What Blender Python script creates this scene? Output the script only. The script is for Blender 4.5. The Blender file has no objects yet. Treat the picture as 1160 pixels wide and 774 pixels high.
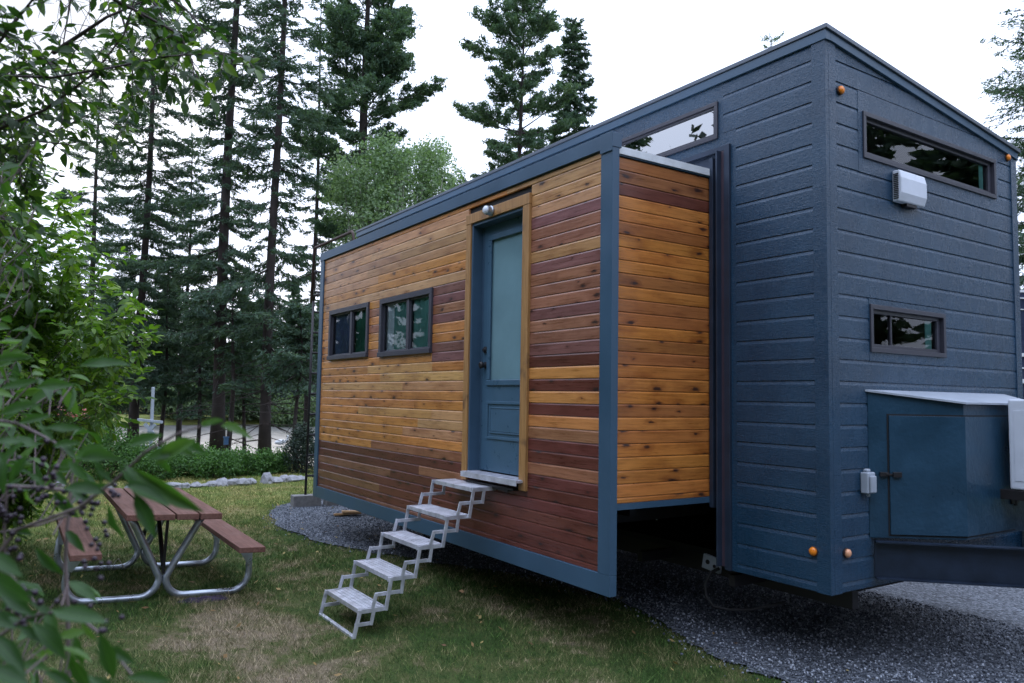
import bpy, math, random
import numpy as np
from mathutils import Vector, Matrix
sc = bpy.context.scene
COL = sc.collection
rad = math.radians
RNG = np.random.default_rng(7)
random.seed(11)

# ------------------------------------------------------------------ camera
F_PX = 875.0
CAM = np.array([3.711, -3.1987, 1.65])
yaw, pitch, roll = rad(-56.5668), rad(4.1215), rad(0.9664)
FW = np.array([math.cos(pitch)*math.sin(yaw), math.cos(pitch)*math.cos(yaw), math.sin(pitch)])
RT0 = np.array([math.cos(yaw), -math.sin(yaw), 0.0]); UP0 = np.cross(RT0, FW)
RT = math.cos(roll)*RT0 + math.sin(roll)*UP0
UPV = -math.sin(roll)*RT0 + math.cos(roll)*UP0
def at(px, py, t):
    """point t metres deep seen at photo position px,py"""
    return CAM + t*(FW + RT*(px-580)/F_PX - UPV*(py-387)/F_PX)
cam = bpy.data.cameras.new('camera'); co = bpy.data.objects.new('camera', cam); COL.objects.link(co)
co.matrix_world = Matrix(((RT[0], UPV[0], -FW[0], CAM[0]), (RT[1], UPV[1], -FW[1], CAM[1]), (RT[2], UPV[2], -FW[2], CAM[2]), (0, 0, 0, 1)))
cam.sensor_width = 36; cam.lens = F_PX/1160*36; cam.clip_start = .05; cam.clip_end = 3000
cam.dof.use_dof = True; cam.dof.focus_distance = 6.2; cam.dof.aperture_fstop = 3.8
sc.camera = co
sc.render.resolution_x = 1024; sc.render.resolution_y = 683
sc.view_settings.view_transform = 'Standard'; sc.view_settings.look = 'None'
sc.view_settings.exposure = 0.12; sc.view_settings.gamma = 1.0

# ------------------------------------------------------------------ materials
MATS = {}
def nmat(name):
    m = bpy.data.materials.new(name); m.use_nodes = True
    nt = m.node_tree; nt.nodes.clear()
    out = nt.nodes.new('ShaderNodeOutputMaterial')
    b = nt.nodes.new('ShaderNodeBsdfPrincipled'); nt.links.new(b.outputs[0], out.inputs[0])
    MATS[name] = m
    return m, nt, b, out
def N(nt, typ, **kw):
    n = nt.nodes.new(typ)
    for k, v in kw.items():
        if k.startswith('i_'): n.inputs[k[2:].replace('_', ' ')].default_value = v
        else: setattr(n, k, v)
    return n
def L(nt, a, b): nt.links.new(a, b)
def coords(nt, scale=(1, 1, 1), kind='Object'):
    tc = N(nt, 'ShaderNodeTexCoord'); mp = N(nt, 'ShaderNodeMapping'); mp.inputs['Scale'].default_value = scale
    L(nt, tc.outputs[kind], mp.inputs[0]); return mp.outputs[0]
def noise(nt, vec, scale, detail=4, rough=.55, dist=0):
    n = N(nt, 'ShaderNodeTexNoise'); n.inputs['Scale'].default_value = scale; n.inputs['Detail'].default_value = detail
    n.inputs['Roughness'].default_value = rough; n.inputs['Distortion'].default_value = dist
    if vec is not None: L(nt, vec, n.inputs['Vector'])
    return n.outputs['Fac']
def ramp(nt, fac, stops):
    r = N(nt, 'ShaderNodeValToRGB'); e = r.color_ramp.elements
    while len(e) < len(stops): e.new(.5)
    for i, (p, c) in enumerate(stops):
        e[i].position = p; e[i].color = (*c, 1) if len(c) == 3 else c
    L(nt, fac, r.inputs[0]); return r.outputs[0]
def g(v): return (v, v, v)
def mix(nt, fac, a, b, mode='MIX'):
    m = N(nt, 'ShaderNodeMix', data_type='RGBA', blend_type=mode)
    for s, v in ((m.inputs[0], fac), (m.inputs[6], a), (m.inputs[7], b)):
        if isinstance(v, (int, float)): s.default_value = v
        elif isinstance(v, tuple): s.default_value = (*v, 1)[:4]
        else: L(nt, v, s)
    return m.outputs[2]
def math_(nt, op, a, b=None, c=None, clamp=False):
    m = N(nt, 'ShaderNodeMath', operation=op, use_clamp=clamp)
    for i, v in enumerate((a, b, c)):
        if v is None: continue
        if isinstance(v, (int, float)): m.inputs[i].default_value = v
        else: L(nt, v, m.inputs[i])
    return m.outputs[0]
def bump(nt, b, h, strength, dist=.01):
    n = N(nt, 'ShaderNodeBump'); n.inputs['Strength'].default_value = strength; n.inputs['Distance'].default_value = dist
    L(nt, h, n.inputs['Height']); L(nt, n.outputs[0], b.inputs['Normal']); return n
def plain(name, col, rough=.5, metal=0, var=.12, scale=8, bmp=.0, spec=.5, coat=0):
    m, nt, b, o = nmat(name)
    v = coords(nt)
    nz = noise(nt, v, scale, 5)
    lo = tuple(c*(1-var) for c in col); hi = tuple(min(1, c*(1+var)) for c in col)
    L(nt, ramp(nt, nz, [(.3, lo), (.7, hi)]), b.inputs['Base Color'])
    L(nt, ramp(nt, nz, [(.3, g(max(.02, rough-.08))), (.7, g(min(1, rough+.08)))]), b.inputs['Roughness'])
    b.inputs['Metallic'].default_value = metal; b.inputs['Specular IOR Level'].default_value = spec
    b.inputs['Coat Weight'].default_value = coat
    if bmp: bump(nt, b, noise(nt, v, scale*6, 4), bmp, .004)
    return m

def wood_cladding():
    m, nt, b, o = nmat('stained_cedar')
    tc = N(nt, 'ShaderNodeTexCoord'); sx = N(nt, 'ShaderNodeSeparateXYZ'); L(nt, tc.outputs['Object'], sx.inputs[0])
    off = N(nt, 'ShaderNodeAttribute', attribute_name='boff'); tone = N(nt, 'ShaderNodeAttribute', attribute_name='btone')
    al = math_(nt, 'ADD', sx.outputs[0], sx.outputs[1])
    al2 = math_(nt, 'ADD', al, math_(nt, 'MULTIPLY', off.outputs['Fac'], 37.0))
    cb = N(nt, 'ShaderNodeCombineXYZ')
    L(nt, math_(nt, 'MULTIPLY', al2, 1.6), cb.inputs[0]); L(nt, math_(nt, 'MULTIPLY', sx.outputs[2], 30), cb.inputs[1]); L(nt, off.outputs['Fac'], cb.inputs[2])
    grain = noise(nt, cb.outputs[0], 2.2, 7, .62, .6)
    cb2 = N(nt, 'ShaderNodeCombineXYZ')
    L(nt, math_(nt, 'MULTIPLY', al2, 1.3), cb2.inputs[0]); L(nt, math_(nt, 'MULTIPLY', sx.outputs[2], 4), cb2.inputs[1]); L(nt, off.outputs['Fac'], cb2.inputs[2])
    blot = noise(nt, cb2.outputs[0], 2.0, 4, .6)
    # knots
    cb3 = N(nt, 'ShaderNodeCombineXYZ')
    L(nt, math_(nt, 'MULTIPLY', al2, 4.2), cb3.inputs[0]); L(nt, math_(nt, 'MULTIPLY', sx.outputs[2], 11.5), cb3.inputs[1]); L(nt, math_(nt, 'MULTIPLY', off.outputs['Fac'], 9), cb3.inputs[2])
    vo = N(nt, 'ShaderNodeTexVoronoi', voronoi_dimensions='2D'); vo.inputs['Scale'].default_value = 1.0; vo.inputs['Randomness'].default_value = 1
    wob = N(nt, 'ShaderNodeTexNoise'); wob.inputs['Scale'].default_value = 7; L(nt, cb3.outputs[0], wob.inputs['Vector'])
    vm = N(nt, 'ShaderNodeVectorMath', operation='MULTIPLY_ADD'); L(nt, wob.outputs['Color'], vm.inputs[0]); vm.inputs[1].default_value = (.22, .22, .22); L(nt, cb3.outputs[0], vm.inputs[2])
    L(nt, vm.outputs[0], vo.inputs['Vector'])
    sep = N(nt, 'ShaderNodeSeparateColor'); L(nt, vo.outputs['Color'], sep.inputs[0])
    kd = math_(nt, 'DIVIDE', vo.outputs['Distance'], math_(nt, 'ADD', .35, math_(nt, 'MULTIPLY', sep.outputs[1], 1.15)))
    knot = ramp(nt, kd, [(.06, g(1)), (.15, g(0))])
    halo = ramp(nt, kd, [(.08, g(1)), (.42, g(0))])
    gate = math_(nt, 'GREATER_THAN', math_(nt, 'ADD', sep.outputs[0], math_(nt, 'MULTIPLY', math_(nt, 'SUBTRACT', off.outputs['Fac'], .5), .5)), .66)
    knot = math_(nt, 'MULTIPLY', knot, gate); halo = math_(nt, 'MULTIPLY', halo, gate)
    gm = ramp(nt, grain, [(.25, g(.62)), (.5, g(1.0)), (.75, g(1.18))])
    bm = ramp(nt, blot, [(.3, (.68, .58, .54)), (.5, g(1.0)), (.75, (1.15, 1.18, 1.22))])
    c = mix(nt, 1.0, tone.outputs['Color'], gm, 'MULTIPLY'); c = mix(nt, 1.0, c, bm, 'MULTIPLY')
    c = mix(nt, math_(nt, 'MULTIPLY', halo, .55), c, mix(nt, 1.0, c, (.42, .28, .25), 'MULTIPLY'))
    c = mix(nt, math_(nt, 'MULTIPLY', knot, .9), c, (.022, .012, .012))
    # water stains and drips, each with a shape of its own
    cb4 = N(nt, 'ShaderNodeCombineXYZ'); L(nt, math_(nt, 'MULTIPLY', al, 2.2), cb4.inputs[0]); L(nt, math_(nt, 'MULTIPLY', sx.outputs[2], 1.6), cb4.inputs[1])
    st = ramp(nt, noise(nt, cb4.outputs[0], 1.7, 5, .6), [(.55, g(0)), (.72, g(.45))])
    c = mix(nt, st, c, mix(nt, 1.0, c, (.55, .45, .45), 'MULTIPLY'))
    L(nt, c, b.inputs['Base Color'])
    L(nt, ramp(nt, grain, [(.3, g(.24)), (.7, g(.40))]), b.inputs['Roughness'])
    b.inputs['Specular IOR Level'].default_value = .5
    bump(nt, b, grain, .25, .004)
wood_cladding()

def siding_mat():
    m, nt, b, o = nmat('slate_blue_siding')
    tc = N(nt, 'ShaderNodeTexCoord'); sx = N(nt, 'ShaderNodeSeparateXYZ'); L(nt, tc.outputs['Object'], sx.inputs[0])
    off = N(nt, 'ShaderNodeAttribute', attribute_name='boff')
    al = math_(nt, 'ADD', math_(nt, 'ADD', sx.outputs[0], sx.outputs[1]), math_(nt, 'MULTIPLY', off.outputs['Fac'], 17))
    cb = N(nt, 'ShaderNodeCombineXYZ'); L(nt, math_(nt, 'MULTIPLY', al, 9), cb.inputs[0]); L(nt, math_(nt, 'MULTIPLY', sx.outputs[2], 70), cb.inputs[1]); L(nt, off.outputs['Fac'], cb.inputs[2])
    n1 = noise(nt, cb.outputs[0], 2.0, 6, .65, 1.4)
    n2 = noise(nt, coords(nt), 3, 4)
    cb2 = N(nt, 'ShaderNodeCombineXYZ'); L(nt, math_(nt, 'MULTIPLY', al, 70), cb2.inputs[0]); L(nt, math_(nt, 'MULTIPLY', sx.outputs[2], 26), cb2.inputs[1])
    n3 = noise(nt, cb2.outputs[0], 1.6, 4, .6)
    streak = N(nt, 'ShaderNodeCombineXYZ'); L(nt, math_(nt, 'MULTIPLY', al, 5), streak.inputs[0]); L(nt, math_(nt, 'MULTIPLY', sx.outputs[2], .6), streak.inputs[1]); dust = noise(nt, streak.outputs[0], 2.0, 5, .65)
    L(nt, ramp(nt, n2, [(.3, (.009, .038, .078)), (.7, (.016, .056, .108))]), b.inputs['Base Color'])
    L(nt, math_(nt, 'ADD', ramp(nt, n1, [(.3, g(.14)), (.7, g(.30))]), ramp(nt, dust, [(.4, g(0)), (.7, g(.16))])), b.inputs['Roughness']); b.inputs['Specular IOR Level'].default_value = .55
    h = math_(nt, 'ADD', n1, math_(nt, 'MULTIPLY', n3, .55))
    bump(nt, b, h, .75, .0045)
siding_mat()
plain('slate_blue_trim', (.034, .072, .120), .34, var=.14, scale=5, bmp=.7)
plain('slate_blue_metal', (.040, .088, .145), .36, var=.12, scale=2, bmp=.03)
plain('roof_metal', (.10, .12, .15), .35, .2, scale=2)
plain('dark_underlay', (.012, .012, .014), .8)
plain('bronze_frame', (.045, .045, .060), .38, var=.08, bmp=.08)
plain('door_paint', (.055, .115, .175), .32, var=.08, bmp=.05)
plain('box_paint', (.013, .048, .086), .34, var=.22, scale=5, bmp=1.0)
plain('jamb_paint', (.045, .090, .145), .4, var=.08)
plain('track_metal', (.030, .045, .075), .4, .3)
plain('track_seal', (.055, .035, .050), .6)
plain('black_metal', (.022, .020, .022), .45, .3, bmp=.1)
plain('rust_metal', (.055, .030, .025), .6, .3, var=.3, bmp=.2)
plain('galvanised', (.42, .46, .52), .32, .75, var=.18, scale=14, bmp=.05)
plain('aluminium', (.60, .61, .67), .40, .55, var=.22, scale=16, bmp=.15)
plain('white_plastic', (.66, .70, .78), .42, var=.05)
plain('grey_plastic', (.36, .40, .46), .45, var=.08)
plain('amber', (.85, .24, .02), .22, var=.15, scale=60)
plain('faded_amber', (.75, .36, .20), .35, var=.15, scale=60)
plain('rubber', (.018, .018, .02), .75)
plain('wire_white', (.55, .52, .45), .6)
plain('concrete', (.17, .165, .16), .85, var=.25, bmp=.6, scale=20)
plain('curtain_white', (.70, .72, .80), .8)
plain('curtain_green', (.012, .150, .095), .75, var=.4, scale=2)
plain('curtain_teal', (.16, .36, .34), .8, var=.15, scale=3)
plain('curtain_violet', (.085, .11, .23), .8, var=.3, scale=3)
plain('blind', (.34, .55, .62), .6, var=.15, scale=3)
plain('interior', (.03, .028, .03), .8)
plain('red_roof', (.42, .10, .08), .5, var=.25, scale=4)
plain('cabin_wall', (.11, .08, .06), .8)
plain('bark', (.034, .025, .023), .9, var=.45, scale=6, bmp=.9)
plain('twig', (.050, .035, .035), .8, var=.3)
plain('pale_twig', (.16, .12, .12), .7, var=.3)
plain('pale_bark', (.26, .25, .22), .85, var=.3)
plain('berry', (.020, .008, .022), .3, var=.4, scale=50)
plain('birdhouse_blue', (.05, .12, .24), .6)
plain('white_paint', (.72, .74, .76), .6)
plain('weathered_wood', (.20, .15, .13), .8, var=.35, bmp=.5)
plain('scrap', (.42, .25, .12), .8, var=.3)
plain('dark_cloth', (.035, .022, .055), .8, var=.5, scale=20)
plain('navy_paint', (.03, .04, .08), .3)
plain('rock', (.25, .25, .265), .85, var=.35, scale=9, bmp=.8)

def picnic_wood():
    m, nt, b, o = nmat('red_stained_planks')
    v = coords(nt, (1.5, 28, 28)); n = noise(nt, v, 2, 6, .6, .5); n2 = noise(nt, coords(nt), 5, 4)
    c = ramp(nt, n, [(.25, (.095, .042, .032)), (.6, (.185, .088, .068)), (.8, (.27, .145, .110))])
    c = mix(nt, ramp(nt, n2, [(.5, g(0)), (.75, g(.5))]), c, (.24, .15, .12))
    L(nt, c, b.inputs['Base Color']); b.inputs['Roughness'].default_value = .75; b.inputs['Specular IOR Level'].default_value = .3; bump(nt, b, n, .6, .005)
picnic_wood()
def casing_wood():
    m, nt, b, o = nmat('cedar_casing')
    v = coords(nt, (22, 22, 1.6)); n = noise(nt, v, 2, 6, .6, .5); n2 = noise(nt, coords(nt), 4, 3)
    c = ramp(nt, n, [(.25, (.24, .115, .04)), (.6, (.40, .21, .075)), (.8, (.48, .28, .12))])
    c = mix(nt, ramp(nt, n2, [(.62, g(0)), (.72, g(.8))]), c, (.10, .05, .03))
    L(nt, c, b.inputs['Base Color']); b.inputs['Roughness'].default_value = .42; bump(nt, b, n, .25, .003)
casing_wood()

def glass_mat(name, tint=(1, 1, 1), refl=.0, rough=.02, wav=.0):
    m = bpy.data.materials.new(name); m.use_nodes = True; nt = m.node_tree; nt.nodes.clear()
    out = nt.nodes.new('ShaderNodeOutputMaterial'); ms = nt.nodes.new('ShaderNodeMixShader')
    tr = nt.nodes.new('ShaderNodeBsdfTransparent'); tr.inputs[0].default_value = (*tint, 1)
    gl = nt.nodes.new('ShaderNodeBsdfGlossy'); gl.inputs['Roughness'].default_value = rough
    fr = nt.nodes.new('ShaderNodeFresnel'); fr.inputs[0].default_value = 1.45
    a = math_(nt, 'ADD', fr.outputs[0], refl, clamp=True)
    if wav:
        bp = N(nt, 'ShaderNodeBump'); bp.inputs['Strength'].default_value = wav; bp.inputs['Distance'].default_value = .02
        L(nt, noise(nt, coords(nt), 3, 2), bp.inputs['Height']); L(nt, bp.outputs[0], gl.inputs['Normal'])
    L(nt, a, ms.inputs[0]); L(nt, tr.outputs[0], ms.inputs[1]); L(nt, gl.outputs[0], ms.inputs[2]); L(nt, ms.outputs[0], out.inputs[0])
    MATS[name] = m
glass_mat('window_glass', (.85, .95, .95), .02, .015, .0)
glass_mat('transom_glass', (.35, .4, .45), .42, .01, .0)
plain('door_glass_mat', (.17, .29, .33), .07, var=.10, scale=3, spec=.6, coat=.5)

def leaf_mat(name, c1, c2, c3=None, trans=.35, rough=.45, veins=False, spec=.4):
    m, nt, b, o = nmat(name)
    a = N(nt, 'ShaderNodeAttribute', attribute_name='rnd')
    c = ramp(nt, a.outputs['Fac'], [(0, c1), (.6, c2), (1, c3 or c2)])
    if veins:
        uv = N(nt, 'ShaderNodeUVMap', uv_map='UVMap'); s = N(nt, 'ShaderNodeSeparateXYZ'); L(nt, uv.outputs[0], s.inputs[0])
        v = math_(nt, 'ABSOLUTE', math_(nt, 'SUBTRACT', s.outputs[1], .5))
        rib = ramp(nt, v, [(.0, g(1)), (.03, g(0))])
        w = math_(nt, 'SINE', math_(nt, 'MULTIPLY', math_(nt, 'SUBTRACT', s.outputs[0], math_(nt, 'MULTIPLY', v, .6)), 55))
        vein = ramp(nt, w, [(.9, g(0)), (1.0, g(.14))])
        c = mix(nt, math_(nt, 'MAXIMUM', math_(nt, 'MULTIPLY', rib, .6), vein), c, tuple(min(1, x*2.2) for x in c2))
        bump(nt, b, w, .10, .001)
    L(nt, c, b.inputs['Base Color']); b.inputs['Roughness'].default_value = rough; b.inputs['Specular IOR Level'].default_value = spec
    tr = N(nt, 'ShaderNodeBsdfTranslucent'); L(nt, mix(nt, 1.0, c, (1.3, 1.5, .6), 'MULTIPLY'), tr.inputs[0])
    ms = N(nt, 'ShaderNodeMixShader'); ms.inputs[0].default_value = trans
    L(nt, b.outputs[0], ms.inputs[1]); L(nt, tr.outputs[0], ms.inputs[2]); L(nt, ms.outputs[0], o.inputs[0])
leaf_mat('fir_needles', (.040, .074, .056), (.072, .118, .084), (.110, .160, .100), .30, .7, spec=.2)
leaf_mat('pine_needles', (.050, .092, .066), (.088, .145, .092), (.140, .195, .105), .32, .7, spec=.2)
leaf_mat('aspen_leaves', (.13, .20, .11), (.20, .29, .16), (.32, .40, .24), .35, .55)
leaf_mat('cherry_leaves', (.016, .040, .014), (.040, .088, .018), (.130, .210, .030), .42, .45)
leaf_mat('shrub_leaves', (.050, .110, .016), (.095, .190, .022), (.190, .290, .040), .45, .5)
leaf_mat('near_leaves', (.018, .055, .014), (.045, .110, .024), (.115, .215, .045), .42, .45, True, spec=.38)
leaf_mat('litter', (.12, .06, .03), (.28, .18, .07), (.40, .32, .12), .2, .7)
leaf_mat('bed_leaves', (.035, .085, .022), (.070, .160, .040), (.140, .250, .070), .35, .6)
leaf_mat('far_leaves', (.016, .028, .024), (.030, .048, .036), (.050, .074, .044), .15, .8)
leaf_mat('bright_far_leaves', (.045, .075, .040), (.075, .115, .052), (.12, .165, .070), .3, .8)

def lawn_color(nt):
    """thatch / green patches: the same in the soil and in the blades"""
    ge = N(nt, 'ShaderNodeNewGeometry')
    mp = N(nt, 'ShaderNodeMapping'); L(nt, ge.outputs['Position'], mp.inputs[0]); v = mp.outputs[0]
    n1 = noise(nt, v, 1.5, 5, .62, .5); n2 = noise(nt, v, 7, 4, .65)
    sx = N(nt, 'ShaderNodeSeparateXYZ'); L(nt, v, sx.inputs[0])
    # the trodden, dry strip between table and steps
    dx = math_(nt, 'MULTIPLY', math_(nt, 'ADD', sx.outputs[0], 1.3), .50); dy = math_(nt, 'MULTIPLY', math_(nt, 'ADD', sx.outputs[1], 1.75), 1.25)
    d = math_(nt, 'SQRT', math_(nt, 'ADD', math_(nt, 'MULTIPLY', dx, dx), math_(nt, 'MULTIPLY', dy, dy)))
    dry = ramp(nt, d, [(.1, g(.11)), (1.0, g(0))])
    f = math_(nt, 'ADD', math_(nt, 'ADD', math_(nt, 'MULTIPLY', n1, .62), math_(nt, 'MULTIPLY', n2, .38)), dry)
    far = ramp(nt, math_(nt, 'MULTIPLY', sx.outputs[0], -.1), [(.48, g(0)), (.8, g(1))])
    return f, far
def ground_mat():
    m, nt, b, o = nmat('lawn_soil')
    f, far = lawn_color(nt)
    ge = N(nt, 'ShaderNodeNewGeometry')
    fine = noise(nt, ge.outputs['Position'], 60, 4, .7)
    c = ramp(nt, f, [(.42, (.045, .075, .022)), (.53, (.085, .100, .035)), (.60, (.16, .135, .080)), (.70, (.24, .19, .135))])
    cf = ramp(nt, f, [(.38, (.10, .14, .035)), (.52, (.17, .18, .055)), (.66, (.25, .21, .10))])
    c = mix(nt, far, c, cf)
    c = mix(nt, 1.0, c, ramp(nt, fine, [(.3, g(.55)), (.7, g(1.3))]), 'MULTIPLY')
    L(nt, c, b.inputs['Base Color']); b.inputs['Roughness'].default_value = .95; b.inputs['Specular IOR Level'].default_value = .1
    bump(nt, b, fine, .8, .02)
ground_mat()
def blade_mat():
    m, nt, b, o = nmat('grass_blades')
    f, far = lawn_color(nt); a = N(nt, 'ShaderNodeAttribute', attribute_name='rnd')
    f = math_(nt, 'ADD', f, math_(nt, 'MULTIPLY', math_(nt, 'SUBTRACT', a.outputs['Fac'], .5), .22))
    c = ramp(nt, f, [(.42, (.042, .100, .020)), (.53, (.090, .145, .034)), (.59, (.19, .17, .080)), (.69, (.32, .26, .165))])
    cf = ramp(nt, f, [(.38, (.10, .17, .035)), (.52, (.20, .23, .060)), (.64, (.36, .30, .13))])
    c = mix(nt, far, c, cf)
    c = mix(nt, 1.0, c, ramp(nt, a.outputs['Fac'], [(0, g(.50)), (.5, g(.95)), (.85, g(1.45)), (1, g(2.1))]), 'MULTIPLY')
    L(nt, c, b.inputs['Base Color']); b.inputs['Roughness'].default_value = .7; b.inputs['Specular IOR Level'].default_value = .2
blade_mat()
def gravel_mat():
    m, nt, b, o = nmat('gravel')
    ge = N(nt, 'ShaderNodeNewGeometry')
    vo = N(nt, 'ShaderNodeTexVoronoi'); vo.inputs['Scale'].default_value = 55; L(nt, ge.outputs['Position'], vo.inputs['Vector'])
    s = N(nt, 'ShaderNodeSeparateColor'); L(nt, vo.outputs['Color'], s.inputs[0])
    c = ramp(nt, s.outputs[0], [(0, (.034, .040, .052)), (.5, (.085, .098, .120)), (1, (.21, .23, .265))])
    c = mix(nt, 1.0, c, ramp(nt, noise(nt, ge.outputs['Position'], 1.5, 4), [(.3, g(.7)), (.7, g(1.15))]), 'MULTIPLY')
    L(nt, c, b.inputs['Base Color']); b.inputs['Roughness'].default_value = .85
    bump(nt, b, math_(nt, 'SUBTRACT', 1.0, vo.outputs['Distance']), .9, .02)
gravel_mat()
def stone_mat():
    m, nt, b, o = nmat('gravel_stone')
    a = N(nt, 'ShaderNodeAttribute', attribute_name='rnd')
    L(nt, ramp(nt, a.outputs['Fac'], [(0, (.034, .040, .054)), (.6, (.105, .120, .148)), (1, (.42, .45, .51))]), b.inputs['Base Color']); b.inputs['Roughness'].default_value = .8
stone_mat()
def water_mat():
    m, nt, b, o = nmat('pond_water')
    v = coords(nt, (.10, 1.1, 1)); n = noise(nt, v, .9, 6, .65, .8)
    L(nt, ramp(nt, n, [(.32, (.038, .042, .034)), (.5, (.080, .078, .073)), (.68, (.145, .137, .132))]), b.inputs['Base Color'])
    b.inputs['Roughness'].default_value = .32; b.inputs['Specular IOR Level'].default_value = .18
    bump(nt, b, noise(nt, coords(nt, (1.2, 5, 1)), 2.5, 4), .5, .05)
water_mat()

# ------------------------------------------------------------------ mesh helpers
WLOC = {}
def link(o, parent=None):
    COL.objects.link(o)
    if parent is not None: o.parent = parent
    return o
def props(o, label=None, cat=None, group=None, kind=None):
    if label: o['label'] = label
    if cat: o['category'] = cat
    if group: o['group'] = group
    if kind: o['kind'] = kind
    return o
def thing(name, label, cat, loc=(0, 0, 0), group=None):
    o = bpy.data.objects.new(name, None); o.empty_display_size = .2
    o.location = loc; COL.objects.link(o); WLOC[o.name] = Vector(loc)
    return props(o, label, cat, group)
class MB:
    def __init__(s): s.v = []; s.f = []; s.fa = []; s.off = 0.0; s.tone = (1, 1, 1)
    def add(s, vs, fs):
        k = len(s.v); s.v += [tuple(float(c) for c in v) for v in vs]
        for f in fs: s.f.append(tuple(i+k for i in f)); s.fa.append((s.off, s.tone))
    def box(s, x0, x1, y0, y1, z0, z1):
        s.add([(x0, y0, z0), (x1, y0, z0), (x1, y1, z0), (x0, y1, z0), (x0, y0, z1), (x1, y0, z1), (x1, y1, z1), (x0, y1, z1)],
              [(0, 3, 2, 1), (4, 5, 6, 7), (0, 1, 5, 4), (1, 2, 6, 5), (2, 3, 7, 6), (3, 0, 4, 7)])
    def obox(s, c, ax, ay, az):
        """box: centre and three half-axis vectors"""
        c = np.array(c, float); ax, ay, az = (np.array(a, float) for a in (ax, ay, az))
        vs = [c+i*ax+j*ay+k*az for k in (-1, 1) for (i, j) in ((-1, -1), (1, -1), (1, 1), (-1, 1))]
        s.add(vs, [(0, 3, 2, 1), (4, 5, 6, 7), (0, 1, 5, 4), (1, 2, 6, 5), (2, 3, 7, 6), (3, 0, 4, 7)])
    def bar(s, a, b, w, h, up=(0, 0, 1)):
        a = np.array(a, float); b = np.array(b, float); d = b-a; l = np.linalg.norm(d); d /= l
        u = np.array(up, float); sd = np.cross(d, u)
        if np.linalg.norm(sd) < 1e-4: sd = np.cross(d, (1, 0, 0))
        sd /= np.linalg.norm(sd); u = np.cross(sd, d)
        s.obox((a+b)/2, d*l/2, sd*w/2, u*h/2)
    def tube(s, pts, r, n=10, caps=True):
        pts = [np.array(p, float) for p in pts]; rr = r if hasattr(r, '__len__') else [r]*len(pts)
        k = len(pts); vs = []; prev = None
        for i, p in enumerate(pts):
            d = pts[min(i+1, k-1)]-pts[max(i-1, 0)]; d /= (np.linalg.norm(d)+1e-9)
            if prev is None:
                a = np.array((0, 0, 1.)) if abs(d[2]) < .9 else np.array((1., 0, 0)); x = np.cross(d, a)
            else: x = prev-d*(prev@d)
            x /= (np.linalg.norm(x)+1e-9); prev = x; y = np.cross(d, x)
            for j in range(n):
                t = 2*math.pi*j/n; vs.append(p+rr[i]*(math.cos(t)*x+math.sin(t)*y))
        fs = [(i*n+j, i*n+(j+1) % n, (i+1)*n+(j+1) % n, (i+1)*n+j) for i in range(k-1) for j in range(n)]
        if caps: fs += [tuple(range(n-1, -1, -1)), tuple((k-1)*n+j for j in range(n))]
        s.add(vs, fs)
    def lathe(s, c, axis, prof, n=20):
        """prof: (distance along axis, radius)"""
        c = np.array(c, float); d = np.array(axis, float); d /= np.linalg.norm(d)
        a = np.array((0, 0, 1.)) if abs(d[2]) < .9 else np.array((1., 0, 0)); x = np.cross(d, a); x /= np.linalg.norm(x); y = np.cross(d, x)
        vs = [c+d*h+max(r, 1e-4)*(math.cos(2*math.pi*j/n)*x+math.sin(2*math.pi*j/n)*y) for h, r in prof for j in range(n)]
        k = len(prof)
        fs = [(i*n+j, i*n+(j+1) % n, (i+1)*n+(j+1) % n, (i+1)*n+j) for i in range(k-1) for j in range(n)]
        fs += [tuple(range(n-1, -1, -1)), tuple((k-1)*n+j for j in range(n))]
        s.add(vs, fs)
    def prism(s, poly, d):
        """closed polygon (3-d points) extruded by vector d"""
        p = [np.array(q, float) for q in poly]; d = np.array(d, float); n = len(p)
        s.add(p+[q+d for q in p], [tuple(range(n)), tuple(range(2*n-1, n-1, -1))]+[(i, i+n, (i+1) % n+n, (i+1) % n) for i in range(n)])
    def build(s, name, mat, parent=None, bevel=0, smooth=False, label=None, attrs=False, seg=2, flat=False):
        me = bpy.data.meshes.new(name)
        org = WLOC.get(parent.name, Vector()) if parent is not None else Vector()
        me.from_pydata([(v[0]-org.x, v[1]-org.y, v[2]-org.z) for v in s.v], [], s.f)
        me.materials.append(MATS[mat]); me.validate()
        if attrs and len(me.polygons) == len(s.fa):
            a = me.attributes.new('boff', 'FLOAT', 'FACE'); a.data.foreach_set('value', [x[0] for x in s.fa])
            c = me.attributes.new('btone', 'FLOAT_COLOR', 'FACE'); c.data.foreach_set('color', [q for x in s.fa for q in (*x[1], 1)])
        o = bpy.data.objects.new(name, me); link(o, parent); WLOC[o.name] = org
        import bmesh
        bm = bmesh.new(); bm.from_mesh(me)
        if not flat: bmesh.ops.recalc_face_normals(bm, faces=bm.faces[:])
        bm.to_mesh(me); bm.free()
        if bevel:
            m = o.modifiers.new('bevel', 'BEVEL'); m.width = bevel; m.segments = seg; m.limit_method = 'ANGLE'; m.angle_limit = rad(40)
        if smooth: me.shade_smooth()
        if label: o['label'] = label
        return o
def origin_to(o, p):
    p = Vector(p); o.data.transform(Matrix.Translation(-p)); o.location = p
    return o
def solo(mb, name, mat, loc, label, cat, group=None, kind=None, **kw):
    """one-mesh thing with its origin at loc"""
    o = mb.build(name, mat, None, **kw); origin_to(o, loc); WLOC[o.name] = Vector(loc)
    return props(o, label, cat, group, kind)
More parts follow.
